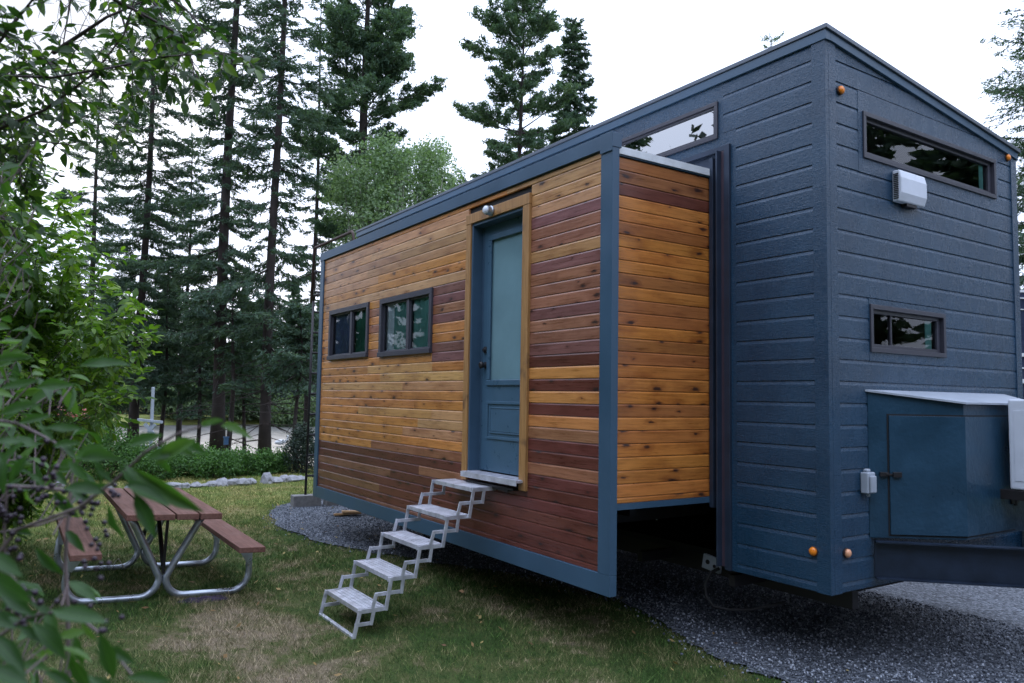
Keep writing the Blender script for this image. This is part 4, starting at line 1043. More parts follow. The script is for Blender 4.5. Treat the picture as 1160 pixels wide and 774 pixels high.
def zat(px, py, t): return float(at(px, py, t)[2])

# conifers: (photo column, depth, ...)
G = 'conifers on the pond bank'
def con(px, dep, topy, crowny, Rpx, r0, seed, label, **kw):
    b = gp(px, dep); top = zat(px, topy, dep)-b[2]; zc = zat(px, crowny, dep)-b[2]
    return conifer('conifer_tree', label, 'conifer', b, top, zc, Rpx*dep/F_PX, r0, seed, group=G, **kw)
col = lambda u: (1-u)**.45*(.8+.2*math.sin(u*17))
con(248, 20.0, -330, 400, 90, .17, 1, 'tall dark fir with the thickest bare trunk at the bank', nbr=150, prof=col, zmax=16, lowdead=22)
con(303, 18.2, -300, 415, 92, .135, 2, 'tall dark fir with slim straight black trunk nearest the house', nbr=142, prof=col, zmax=15, lowdead=30, dens=.95)
con(155, 22.5, -130, 420, 84, .14, 3, 'dark fir rising behind the bright green shrub on the left', nbr=140, prof=lambda u: (1-u)**.6, zmax=15, lowdead=16)
con(262, 19.0, 300, 430, 40, .075, 4, 'slim young fir trunk beside the thick trunk, carrying a small blue box', nbr=30, prof=col, lowdead=10)
con(404, 24.0, -150, 300, 98, .27, 5, 'broad bushy pine behind the pale green aspen', kind='pine', nbr=150, prof=lambda u: min(1, .70+u*2)*(1-u)**.40, zmax=19, dens=1.0, nl=.17, nw=.045)
con(585, 26.0, -40, 250, 99, .17, 6, 'open crowned pine standing alone above the middle of the roof', kind='pine', nbr=100, prof=lambda u: (.85+.3*math.sin(u*21))*(1-u*.80)**.55, dens=.95, nl=.17, nw=.045)
con(645, 28.0, 10, 260, 36, .10, 7, 'narrow pointed conifer touching the right side of the lone pine', nbr=130, prof=lambda u: (1-u)**.6*.9+.1, nl=.17, nw=.05, dens=1.2)
con(206, 27.0, 150, 430, 58, .11, 8, 'farther hazy fir filling the gap left of the thick trunk', nbr=90, prof=lambda u: (1-u)**.5)
con(350, 27.0, -60, 430, 58, .12, 9, 'farther fir between the slim trunk and the bushy pine', nbr=75, prof=lambda u: (1-u)**.5)
con(96, 26.0, 40, 430, 70, .13, 10, 'fir mostly hidden behind the leafy shrub at the left', nbr=80, prof=lambda u: (1-u)**.5)
con(338, 17.0, 345, 432, 46, .06, 14, 'young fir with low sweeping boughs between the slim black trunk and the ladder', nbr=46, prof=lambda u: (1-u)**.6)
for i_, (px_, dp_, tp_, R__) in enumerate([(128, 24, 315, 52), (186, 23, 300, 46), (226, 22.5, 330, 42), (278, 22, 345, 40)]):
    con(px_, dp_, tp_, 452, R__, .07, 15+i_, ['young fir in the understory behind the bright green shrub', 'young fir in the understory left of the thick trunk', 'low young fir right beside the thick trunk', 'low young fir between the thick and the slim black trunk'][i_], nbr=55, prof=lambda u: (1-u)**.65, lowdead=3)
b = gp(876, 38); conifer('conifer_tree', 'distant conifer whose tip just shows above the blue roof', 'conifer', b, zat(876, 32, 38)-b[2], 3, 1.6, .15, 12, nbr=110, prof=lambda u: (1-u)**.4+.25, kind='pine', dens=.7, lowdead=3)
b = gp(1205, 13.5); conifer('conifer_tree', 'conifer reaching its branches in at the right edge', 'conifer', b, 9.5, 1.6, 2.35, .14, 13, nbr=150, prof=lambda u: (1-u)**.5, nl=.10, nw=.022, dens=1.0)

GO = 'conifers standing outside the picture'
for i, (x, y, h_) in enumerate([(-13, -6.5, 12), (-18, -5.9, 14), (-9, -7.5, 6.3), (-24, -7.4, 15), (-16, -12.5, 13), (4.0, 9.8, 12), (8.5, 14, 11), (12.5, 17, 12), (1, 17, 11), (6, 18.5, 13)]):
    conifer('conifer_tree', ['conifer mirrored in the left window', 'conifer left of the frame behind it', 'conifer mirrored in the door glass', 'tallest conifer left of the frame', 'conifer behind the leafy shrub, outside the frame', 'conifer mirrored in the end windows', 'conifer mirrored at the right end of the high window', 'conifer far behind the parked camper', 'conifer behind the house roof, outside the frame', 'farthest conifer behind the hitch'][i], 'conifer', (x, y, float(hground(x, y))), h_, 1.0, 2.3, .2, 600+i, nbr=90, prof=lambda u: (1-u)**.55, dens=.45, nl=.34, nw=.12, group=GO, lowdead=2)
# the pale aspen
b = gp(440, 21); zz = lambda y: zat(440, y, 21)-b[2]
k = 21/F_PX
leafy('aspen_tree', 'pale green aspen with fluttering small leaves just above the far end of the roof', 'tree', b,
      [((0, 0, zz(215)), (1.1, 1.3, 1.2)), ((.3, .9, zz(190)), (.8, 1.0, .9)), ((-.3, -1.2, zz(215)), (.8, .8, 1.0)), ((0, 1.5, zz(225)), (.8, .9, .8)), ((0, -.4, zz(175)), (.5, .6, .7)), ((0, 0, zz(270)), (1.5, 1.7, 1.5)), ((.2, 1.0, zz(165)), (.4, .5, .5))],
      34000, 'aspen_leaves', .085, 31, stem_mat='pale_bark', stems=10, wratio=.7)

# far bank
rngf = np.random.default_rng(77)
fl = ['low grey green bushes', 'rounded dark trees']
for i, (px, dep, top, wpx, mat, nm, lab) in enumerate([
    (10, 54, 385, 90, 'far_leaves', 'tree', 'leftmost dark rounded tree on the far bank of the pond'),
    (100, 56, 395, 70, 'far_leaves', 'tree', 'dark rounded tree on the far bank, behind the red roofed cabin'),
    (165, 55, 408, 50, 'far_leaves', 'tree', 'low dark tree on the far bank behind the white cross'),
    (212, 50, 436, 34, 'bright_far_leaves', 'willow', 'soft light green willow on the far bank right of the white cross'),
    (250, 56, 395, 50, 'far_leaves', 'tree', 'dark tree on the far bank seen past the thick trunk'),
    (285, 52, 440, 24, 'bright_far_leaves', 'bush', 'yellow green bush on the far bank between the two big trunks'),
    (325, 54, 425, 40, 'far_leaves', 'tree', 'grey green tree on the far bank just right of the slim black trunk'),
    (338, 50, 452, 28, 'bright_far_leaves', 'bush', 'bright bush at the water line beside the ladder'),
    (385, 56, 400, 55, 'far_leaves', 'tree', 'tree on the far bank hidden by the near corner of the house'),
]):
    b = gp(px, dep); hgt = max(1.5, zat(px, top, dep)-b[2]); r = wpx*dep/F_PX
    leafy('far_'+nm if nm == 'tree' else nm+'_bush' if nm == 'willow' else 'far_bush', lab, nm, b, [((0, 0, hgt*.45), (r, r, hgt*.5)), ((0, r*.5, hgt*.65), (r*.6, r*.6, hgt*.35)), ((0, -r*.5, hgt*.5), (r*.6, r*.6, hgt*.4))],
          9000, mat, .24, 100+i, group='trees and bushes on the far bank', clump=10, stem_mat='bark')
# far wooded hillside: one mass
rng = np.random.default_rng(55); n = 42000
ang = rng.uniform(0, 1, n); yy = rng.uniform(-70, 110, n); hh = 5.5+2.8*np.sin(yy*.21)+1.9*np.sin(yy*.57+1)+1.6*np.sin(yy*1.3)+1.2*np.sin(yy*2.9+2)
P = np.stack([-75+rng.normal(0, 3, n), yy, 1.2+hh*rng.random(n)**.7], -1)
V, Fc = diamonds(P, rv(n, rng)+np.array([0, 0, .5]), .7*rng.uniform(.5, 1.2, n), .35*rng.uniform(.5, 1.2, n), rng)
o = npmesh('far_wood', V, Fc, 'far_leaves', rnd=rng.random(n)); props(o, 'low dark wood closing the view beyond the pond', 'wood', kind='stuff')

for i, (px, dep, top, R_) in enumerate([(30, 62, 330, 2.2), (120, 60, 352, 2.0), (186, 64, 340, 2.2), (228, 60, 372, 1.8), (274, 66, 352, 2.2), (291, 58, 362, 1.5), (330, 62, 340, 2.0), (362, 60, 365, 2.0)]):
    b = gp(px, dep); conifer('far_conifer', ['leftmost far spire shaped conifer', 'far conifer left of the white cross', 'far conifer behind the white cross', 'far conifer just left of the thick trunk', 'far conifer seen in the gap between thick and slim trunk', 'small blue green conifer tip touching the slim trunk', 'far conifer right of the slim black trunk', 'far conifer beside the ladder'][i], 'conifer', b, zat(px, top-25, dep)-b[2], 1.2, R_*1.3, .16, 500+i, nbr=70, prof=lambda u: (1-u)**.7, dens=.45, nl=.5, nw=.16, group='conifers on the far bank', lowdead=2)
# planting bed behind the rocks
beds = [(128, 13.8, .75, .60), (150, 14.2, .62, .50), (176, 13.8, .55, .50), (197, 14.6, .50, .50), (222, 14.8, .50, .46), (246, 14.4, .46, .42), (268, 15.0, .42, .36), (292, 15.2, .40, .34), (314, 15.6, .36, .30)]
bl = ['leafy bed plant at the left end behind the rocks', 'second bed plant from the left', 'round bed plant below the white cross', 'tall bed plant right of the cross', 'bed plant with dense leaves in front of the thick trunk', 'bed plant before the blue box trunk', 'low bed plant left of the slim black trunk', 'light green bed plant at the foot of the slim black trunk', 'last low bed plant toward the ladder']
for i, ((px, dep, h_, r), lb) in enumerate(zip(beds, bl)):
    b = gp(px, dep+.6)
    leafy('bed_plant', lb, 'plant', b, [((0, 0, h_*.5), (r, r*1.1, h_*.55)), ((.1, r*.5, h_*.7), (r*.5, r*.5, h_*.45))], 3600, 'bed_leaves', .055, 200+i, group='plants in the rock edged bed', clump=8)
b = gp(346, 16.2); leafy('round_shrub', 'rounded dark green shrub just left of the black ladder', 'shrub', b, [((0, 0, .42), (.42, .42, .45)), ((0, 0, .75), (.25, .25, .25))], 5200, 'far_leaves', .055, 221, clump=8)
for i, (px, dep) in enumerate([(20, 15.5), (60, 15), (95, 14.5)]):
    b = gp(px, dep); leafy('bed_plant', ['darker bed plant at the far left behind the leaves', 'bed plant below the red roof', 'bed plant beside the white wheel'][i], 'plant', b, [((0, 0, .5), (.9, 1.0, .6)), ((0, .3, .8), (.5, .5, .5))], 5000, 'bed_leaves', .06, 240+i, group='plants in the rock edged bed', clump=8)

# border rocks
def rock(px, py, s, seed, label):
    p = ZP(px, py, .0); rg = np.random.default_rng(seed); import bmesh
    bm = bmesh.new(); bmesh.ops.create_icosphere(bm, subdivisions=2, radius=1)
    sx, sy, sz = s*rg.uniform(.9, 1.25), s*rg.uniform(.9, 1.35), s*rg.uniform(.55, .8); ph = rg.uniform(0, 6, 6)
    for v in bm.verts:
        k = 1+.16*math.sin(v.co.x*3+ph[0])+.14*math.sin(v.co.y*3.4+ph[1])+.12*math.sin(v.co.z*4+ph[2])+rg.normal()*.045
        v.co = Vector((v.co.x*sx*k, v.co.y*sy*k, max(v.co.z*k, -.5)*sz+sz*.4))
    me = bpy.data.meshes.new('border_rock'); bm.to_mesh(me); bm.free(); me.materials.append(MATS['rock'])
    o = bpy.data.objects.new('border_rock', me); o.location = (p[0], p[1], float(hground(p[0], p[1]))); COL.objects.link(o)
    props(o, label, 'rock', 'rocks edging the planting bed')
RS = .88
rk = [(195, 554, .13), (208, 553, .11), (222, 552.5, .10), (233, 551.5, .07), (240, 551, .11), (251, 550.5, .15), (263, 549.5, .17), (275, 549, .16), (284, 548.5, .12), (303, 547, .18), (313, 546.5, .13), (322, 545.5, .14), (331, 545, .15), (341, 544, .10)]
rl = ['leftmost clear pale rock of the border', 'second small rock from the left of the border', 'third low rock of the border', 'smallest rock of the border, between two bigger ones', 'angular rock left of the border middle', 'broad whitish rock before the dense bed plant', 'largest left hand rock of the border', 'tall pointed rock in the border middle', 'rock just before the gap in the border', 'big white rock at the foot of the slim black trunk', 'flat rock right of the big white one', 'low long rock toward the ladder', 'second last rock before the ladder', 'small last rock beside the round shrub']
for i, ((px, py, s), lb) in enumerate(zip(rk, rl)): rock(px, py, s*RS, 300+i, lb)
for i, (px, py, s) in enumerate([(150, 556, .12), (120, 558, .13), (102, 560, .11), (42, 552, .16), (28, 556, .13), (60, 556, .13)]):
    rock(px, py, s, 340+i, ['border rock half hidden behind the hanging leaves', 'border rock glimpsed left of the picnic table top', 'border rock under the wheel', 'pale rock seen through the twigs at the left edge', 'leftmost hidden pale rock', 'pale rock between twigs'][i])
# logs
def log(a, b, r, seed, label):
    rg = random.Random(seed); n = 7; pts = [np.array(a)+(np.array(b)-np.array(a))*i/n+np.array((0, 0, rg.uniform(-.015, .015))) for i in range(n+1)]
    mb = MB(); mb.tube(pts, [r*rg.uniform(.85, 1.1) for _ in pts], 10); solo(mb, 'log', 'weathered_wood', tuple((pts[0]+pts[-1])/2-np.array((0, 0, r))), label, 'log', smooth=True)
a = at(240, 523, 17.0); b = at(312, 525, 16.4); log(a, b, .07, 1, 'long weathered log lying behind the bed plants across the trunks')
a = at(84, 515, 14.2); b = at(128, 518, 14.2); log(a, b, .06, 2, 'short grey log seen above the hanging leaves on the left')
# blue box on slim trunk
p = at(256, 500, 18.75); mb = MB(); mb.box(p[0]-.045, p[0]+.045, p[1]-.05, p[1]+.05, p[2]-.09, p[2]+.08)
mb.prism([(p[0]-.06, p[1]-.06, p[2]+.0805), (p[0]+.06, p[1]-.06, p[2]+.0805), (p[0]+.06, p[1]+.06, p[2]+.0805), (p[0]-.06, p[1]+.06, p[2]+.0805)], (0, 0, .03))
bh = mb.build('bird_box', 'birdhouse_blue', None, bevel=.005); origin_to(bh, p-(0, 0, .14)); props(bh, 'small blue box hanging on the slim trunk', 'bird box')
# white bird on the pond
p = ZP(318, 504.5, -.42); S0 = p; mb = MB()
mb.lathe(p+(0, -.26, .10), (0, 1, .1), [(0, .01), (.08, .07), (.22, .11), (.36, .09), (.48, .03)], 14)
mb.tube([p+(0, .16, .12), p+(0, .27, .24), p+(0, .26, .36), p+(0, .33, .38)], [.05, .035, .035, .02], 8)
solo(mb, 'white_bird', 'white_paint', p, 'white water bird floating on the pond right of the slim black trunk', 'bird', smooth=True)
# garden cross
C0 = gp(172, 15.0); cz = lambda y: zat(172, y, 15.0)
X = thing('garden_cross', 'pale grey wooden post with a crossbar leaning in the garden bed', 'garden ornament', tuple(C0))
a = at(170, 520, 15.0); a2 = at(169, 476, 15.0); b = at(173.5, 439, 15.0); mb = MB(); mb.bar(a, b, .055, .055, (1, 0, 0)); mb.build('post', 'grey_plastic', X, bevel=.004)
mb = MB(); mb.bar(at(156, 475.5, 14.96), at(184, 478.5, 14.96), .05, .05); mb.build('crossbar', 'grey_plastic', X, bevel=.004)
mb = MB(); mb.bar(at(164, 480, 14.95), at(174, 492, 14.95), .05, .06); mb.bar(at(176, 481, 14.95), at(168, 490, 14.95), .04, .05); mb.bar(at(158, 505, 14.95), at(183, 508, 14.95), .04, .05); mb.build('bracket', 'grey_plastic', X)
# small white garden wheel, a ring with thin spokes
p = at(89, 541, 14.5); mb = MB(); mb.tube([p+np.array((0, math.cos(a)*.13, math.sin(a)*.22)) for a in np.linspace(0, 2*math.pi, 25)], .018, 8, caps=False)
for a in np.linspace(0, math.pi, 4)[:-1]: mb.tube([p+np.array((0, math.cos(a)*.13, math.sin(a)*.22)), p-np.array((0, math.cos(a)*.13, math.sin(a)*.22))], .008, 5)
solo(mb, 'garden_wheel', 'white_paint', p-(0, 0, .24), 'small white garden wheel standing in the plants at the left', 'hoop', smooth=True)
# red roofed cabin behind the left shrub
cb_ = gp(45, 17.5); K = thing('cabin', 'small cabin with a dull red roof behind the left shrub', 'cabin', tuple(cb_))
q = cb_; zr = zat(78, 468, 17.5); hx, hy = 1.1, 1.15
mb = MB(); mb.box(q[0]-hx, q[0]+hx-.2, q[1]-hy, q[1]+hy-.2, q[2]-.3, zr-.05); mb.build('wall', 'cabin_wall', K)
mb = MB(); rg_ = zat(55, 452, 17.5)+.25
mb.prism([(q[0]-hx-.1, q[1]-hy-.3, rg_-.3), (q[0]+hx+.2, q[1]+.0-hy-.3, zr+.05-.0), (q[0]+hx+.2, q[1]+hy, zr-.10), (q[0]-hx-.1, q[1]+hy, rg_-.55)], (0, 0, .05))
for i in range(9):
    y_ = q[1]-hy-.2+i*.29; mb.bar((q[0]-hx-.1, y_, rg_-.23-.0*i-.25*(i/8)), (q[0]+hx+.2, y_, zr+.11-.15*(i/8)), .03, .03)
mb.build('roof', 'red_roof', K)

# parked trailer behind the house at the right edge
pb = gp(1215, 11.0); TR = thing('parked_trailer', 'dark parked camper with white trim lines behind the blue house at the right edge', 'camper', tuple(pb))
lf = at(1153, 440, 11.0); rt_ = at(1300, 440, 11.0); dv = unit(np.array([rt_[0]-lf[0], rt_[1]-lf[1], 0])); nv = np.array([-dv[1], dv[0], 0])
if nv@FW < 0: nv = -nv
zt_, zb_ = zat(1158, 328, 11), .35
mb = MB(); c = np.array([lf[0], lf[1], 0])+dv*1.4+nv*1.1; mb.obox((c[0], c[1], (zt_+zb_)/2), dv*1.4, nv*1.1, (0, 0, (zt_-zb_)/2)); mb.build('body', 'navy_paint', TR, bevel=.05, seg=3)
mb = MB()
for y, h in ((329, .03), (337, .015), (350, .012), (402, .05), (417, .02), (432, .06), (470, .05)):
    z = zat(1158, y, 11); cc = np.array([lf[0], lf[1], 0])+dv*1.4-nv*.012; mb.obox((cc[0], cc[1], z), dv*1.401, nv*.010, (0, 0, h/2))
mb.build('trim', 'white_paint', TR)
mb = MB(); cc = np.array([lf[0], lf[1], 0])+dv*1.6-nv*.01; mb.obox((cc[0], cc[1], zat(1158, 375, 11)), dv*.8, nv*.008, (0, 0, .22)); mb.build('window', 'window_glass', TR)
for s in (.8, 2.0):
    mb = MB(); cc = np.array([lf[0], lf[1], .33])+dv*s+nv*.0; mb.lathe(cc, nv, [(0, .2), (0, .31), (.02, .33), (.2, .33), (.22, .3)], 24); mb.build('wheel', 'rubber', TR)

# ------------------------------------------------------------------ near foliage with shaped leaves
LT_u = np.array([0, .22, .22, .22, .48, .48, .48, .75, .75, .75, 1.0, .10, .10])
LT_v = np.array([0, -.34, 0, .34, -.50, 0, .50, -.34, 0, .34, 0, -.16, .16])
LF = np.array([(0, 11, 2, 2), (0, 2, 12, 12), (11, 1, 2, 2), (2, 3, 12, 12), (1, 4, 5, 2), (2, 5, 6, 3), (4, 7, 8, 5), (5, 8, 9, 6), (7, 10, 8, 8), (8, 10, 9, 9)])
LF3 = []
for f in LF:
    if f[2] == f[3]: LF3.append((f[0], f[1], f[2]))
    else: LF3 += [(f[0], f[1], f[2]), (f[0], f[2], f[3])]
LF3 = np.array(LF3)
def leaves(name, B, Dv, Nv, ln, wr, mat, parent, rng, fold=.16, droop=.22, rnd=None):
    n = len(B); Dv = unit(Dv); Sd = unit(np.cross(Nv, Dv)); Nn = np.cross(Dv, Sd); ln = np.asarray(ln)
    u = LT_u[None]; v = LT_v[None]; fo = (fold*rng.uniform(.3, 1.6, n))[:, None]; dr = (droop*rng.uniform(.1, 1.8, n))[:, None]; tw = (rng.normal(0, .12, n))[:, None]
    wv = rng.uniform(.8, 1.2, n)[:, None]*(wr[:, None] if hasattr(wr, 'shape') else wr)
    w_ = np.abs(v)*fo-dr*u*u+tw*v*u+.03*np.sin(u*9+rng.uniform(0, 6, n)[:, None])*np.abs(v)*2
    V = B[:, None]+ln[:, None, None]*(u[..., None]*Dv[:, None]+(v*wv)[..., None]*Sd[:, None]+w_[..., None]*Nn[:, None])
    k = len(LT_u); Fc = (LF3[None]+k*np.arange(n)[:, None, None]).reshape(-1, 3)
    uv = np.tile(np.stack([LT_u, LT_v+.5], -1), (n, 1))
    r = rng.random(n) if rnd is None else rnd
    return npmesh(name, V.reshape(-1, 3), Fc, mat, parent, rnd=np.repeat(r, len(LF3)), uv=uv, smooth=True)
def twig_system(main, rng, r0, spacing, tl, ls, nper=6, sub=True, side=1.0):
    """main: polyline; returns segs, radii, leaf bases, dirs"""
    segs = []; ra = []; rb = []; LB = []; LD_ = []
    pts = [np.array(p, float) for p in main]; tot = sum(np.linalg.norm(pts[i+1]-pts[i]) for i in range(len(pts)-1)); acc = 0
    for i in range(len(pts)-1):
        a, b = pts[i], pts[i+1]; l = np.linalg.norm(b-a); segs.append((a, b)); ra.append(r0*(1-.8*acc/tot)); rb.append(r0*(1-.8*(acc+l)/tot))
        m = max(1, int(l/spacing))
        for j in range(m):
            s = (j+rng.random())/m; c = a+(b-a)*s; d = unit(b-a); fr = (acc+l*s)/tot
            q = unit(d*.7+rv(1, rng)[0]*.9*side+np.array([0, 0, -.05])); tle = tl*rng.uniform(.5, 1.2)*(1-.35*fr)
            e1 = c+q*tle*.5; e2 = e1+unit(q+np.array([0, 0, -.25])+rng.normal(size=3)*.15)*tle*.5
            segs += [(c, e1), (e1, e2)]; ra += [.0022, .0016]; rb += [.0016, .0008]
            for k_ in range(nper):
                f = (k_+.5)/nper; p = c+(e1-c)*min(1, f*2) if f < .5 else e1+(e2-e1)*(f*2-1)
                sd = unit(np.cross(q, [0, 0, 1.]))*(1 if k_ % 2 else -1)
                LB.append(p); LD_.append(unit(q*.6+sd*.9+np.array([0, 0, -.35])+rng.normal(size=3)*.3))
            LB.append(e2); LD_.append(unit(q+np.array([0, 0, -.3])))
        acc += l
    return segs, ra, rb, LB, LD_
# the cherry tree whose crown reaches in from the left
CT = thing('cherry_tree', 'leafy cherry tree hanging its branches in at the upper left corner', 'tree', (-.6, -6.0, 0))
rng = np.random.default_rng(61)
mains = []
def pl_(*q): return [at(a, b, c) for a, b, c in q]
mains += [pl_((-260, 60, 3.6), (-60, 84, 3.1), (60, 88, 2.8), (130, 76, 2.7), (190, 64, 2.6), (250, 60, 2.55), (292, 66, 2.5)),
          pl_((-160, 240, 3.2), (-10, 150, 3.0), (50, 125, 2.9), (108, 82, 2.8), (140, 40, 2.8), (158, -20, 2.8)),
          pl_((-120, 130, 2.8), (-10, 60, 2.7), (25, 15, 2.7), (60, -30, 2.6)),
          pl_((60, 60, 3.4), (120, 20, 3.3), (190, -10, 3.3)),
          pl_((20, -80, 2.9), (90, -20, 2.8), (150, 10, 2.8), (205, 40, 2.8), (225, 90, 2.75)),
          pl_((100, -70, 3.0), (170, -20, 3.0), (215, 15, 2.95), (235, 40, 2.9)),
          pl_((-150, 190, 3.6), (-10, 180, 3.4), (40, 160, 3.2), (85, 165, 3.1)),
          pl_((-120, 10, 3.4), (-20, 60, 3.2), (10, 140, 3.1), (25, 210, 3.0)),
          pl_((-120, 260, 3.0), (-30, 230, 2.9), (10, 250, 2.8), (30, 300, 2.8)),
          pl_((-90, 20, 3.5), (-10, 30, 3.3), (40, 60, 3.2), (80, 90, 3.1)), pl_((-90, 110, 3.7), (0, 120, 3.5), (60, 150, 3.4), (100, 130, 3.3)),
          pl_((-90, 150, 3.9), (-20, 170, 3.7), (30, 200, 3.6), (60, 210, 3.5)), pl_((60, -70, 3.8), (130, -10, 3.7), (150, 60, 3.6), (150, 120, 3.6)),
          pl_((-90, 60, 4.2), (20, 90, 4.0), (90, 110, 3.9), (140, 150, 3.8)), pl_((100, -80, 4.2), (180, 10, 4.0), (200, 70, 3.9), (190, 110, 3.9)), pl_((40, -90, 3.9), (80, 0, 3.8), (70, 60, 3.7))]
segs = []; ra = []; rb = []; LB = []; LDr = []
for i, m in enumerate(mains):
    s_, a_, b_, lb_, ld_ = twig_system(m, rng, .011, .038 if i not in (3, 5) else .05, .24, .06, nper=6); segs += s_; ra += a_; rb += b_; LB += lb_; LDr += ld_
# crown outside the frame, to the left of the camera: it shades the lawn
tb = np.array([-.6, -6.0, 0])
for i in range(46):
    st = tb+np.array([0, 0, rng.uniform(1.6, 3.6)]); az = rng.uniform(0, 6.28); l = rng.uniform(1.2, 2.4); e = st+np.array([math.cos(az)*l, math.sin(az)*l*.9, rng.uniform(.4, 2.2)])
    mid = (st+e)/2+np.array([0, 0, .3])
    if e[1] > -3.75: e[1] = -3.75-rng.random()*.3
    s_, a_, b_, lb_, ld_ = twig_system([st, mid, e], rng, .03, .16, .45, .07, nper=6); segs += s_; ra += a_; rb += b_; LB += lb_; LDr += ld_
V, Fc = tubes_np(np.array(segs), np.array(ra), np.array(rb), 5); npmesh('branches', V, Fc, 'twig', CT)
mb = MB(); mb.tube([tb+(0, 0, -.1), tb+(.05, .02, 1.0), tb+(-.05, .1, 2.2), tb+(.1, .3, 3.4)], [.16, .12, .09, .04], 12); mb.build('trunk', 'bark', CT, smooth=True)
LB = np.array(LB); LDr = np.array(LDr)
def seen(P):
    r = P-CAM; d = r@FW; d = np.where(d > .05, d, 1e9); return 580+F_PX*(r@RT)/d, 387-F_PX*(r@UPV)/d
qx, qy = seen(LB); keep = ~((qx > 38) & (qx < 125) & (qy > -20) & (qy < 52) & (rng.random(len(qx)) < .8)); LB, LDr = LB[keep], LDr[keep]; n = len(LB)
Nv = unit(np.array([0, 0, 1.])+rng.normal(size=(n, 3))*.55)
leaves('leaves', LB, LDr, Nv, rng.uniform(.036, .072, n), .42, 'cherry_leaves', CT, rng)

# bright green shrub, middle distance left
rng = np.random.default_rng(62)
b = ZP(30, 640); SH_loc = np.array([b[0]-.6, -3.3, .05])
SH = thing('leafy_shrub', 'tall bright green leafy shrub left of the picnic table', 'shrub', tuple(SH_loc))
segs = []; ra = []; rb = []; LB = []; LDr = []
tips = [(165, 385), (160, 350), (150, 330), (120, 300), (140, 420), (150, 445), (120, 460), (95, 270), (70, 240), (105, 350), (60, 300), (30, 260), (90, 390), (60, 350), (20, 330), (130, 370), (60, 420), (25, 390), (0, 300), (-30, 350), (100, 440), (50, 455), (10, 440), (-40, 260), (40, 215), (5, 225), (75, 330), (-60, 430), (-20, 400), (110, 325), (80, 445), (30, 470), (10, 190), (50, 195), (-20, 215), (70, 225), (25, 235), (-40, 190), (90, 255), (0, 150), (40, 160), (60, 310), (30, 330), (-10, 270), (85, 300), (45, 275), (135, 400), (0, 360)]
for i, (px, py) in enumerate(tips):
    dp = rng.uniform(5.3, 6.6); e = at(px, py, dp); st = SH_loc+np.array([rng.normal()*.25, rng.normal()*.15, .3]); mid = st*.45+e*.55+np.array([rng.normal()*.12, 0, .25])
    s_, a_, b_, lb_, ld_ = twig_system([st, mid, e], rng, .010, .060, .34, .055, nper=9, side=1.2); segs += s_; ra += a_; rb += b_; LB += lb_; LDr += ld_
V, Fc = tubes_np(np.array(segs), np.array(ra), np.array(rb), 4); npmesh('branches', V, Fc, 'twig', SH)
LB = np.array(LB); LDr = np.array(LDr)
def seen(P):
    r = P-CAM; d = r@FW; d = np.where(d > .05, d, 1e9); return 580+F_PX*(r@RT)/d, 387-F_PX*(r@UPV)/d
qx, qy = seen(LB); keep = ~((qx > 50) & (qx < 98) & (qy > 450) & (qy < 482) & (rng.random(len(qx)) < .85)); LB, LDr = LB[keep], LDr[keep]
n = len(LB); Nv = unit(np.array([0, 0, 1.])+rng.normal(size=(n, 3))*.6)
leaves('leaves', LB, LDr, Nv, rng.uniform(.055, .095, n), .42, 'shrub_leaves', SH, rng)

# the near chokecherry in the lower left, leaf by leaf
rng = np.random.default_rng(63)
NS = thing('chokecherry_bush', 'near dark leaved bush with purple berries filling the lower left corner', 'bush', (2.1, -3.7, 0))
segs = []; ra = []; rb = []
def br(r0, *q):
    p = pl_(*q)
    for i in range(len(p)-1): segs.append((p[i], p[i+1])); ra.append(r0*(1-.6*i/len(p))); rb.append(r0*(1-.6*(i+1)/len(p)))
    return p
br(.0035, (-60, 700, 1.3), (20, 600, 1.3), (90, 575, 1.25), (130, 545, 1.2), (165, 512, 1.15), (200, 492, 1.12), (228, 483, 1.1))
br(.0042, (78, 790, 1.35), (77, 700, 1.35), (74, 640, 1.35), (76, 600, 1.35), (80, 556, 1.35), (84, 520, 1.35))
br(.0042, (-40, 556, 1.3), (10, 551, 1.3), (50, 553, 1.3), (82, 556, 1.32), (120, 552, 1.3))
br(.0030, (-40, 470, 1.3), (20, 480, 1.3), (60, 500, 1.3), (84, 520, 1.3))
br(.0026, (74, 585, 1.35), (45, 595, 1.35), (0, 603, 1.35))
br(.003, (-30, 740, 1.1), (30, 700, 1.1), (75, 690, 1.1), (110, 715, 1.1), (150, 765, 1.05))
br(.003, (-40, 620, 1.1), (10, 650, 1.1), (45, 690, 1.1))
br(.0024, (8, 552, 1.3), (5, 600, 1.3), (6, 640, 1.3))
V, Fc = tubes_np(np.array(segs), np.array(ra), np.array(rb), 6); npmesh('branches', V, Fc, 'pale_twig', NS)
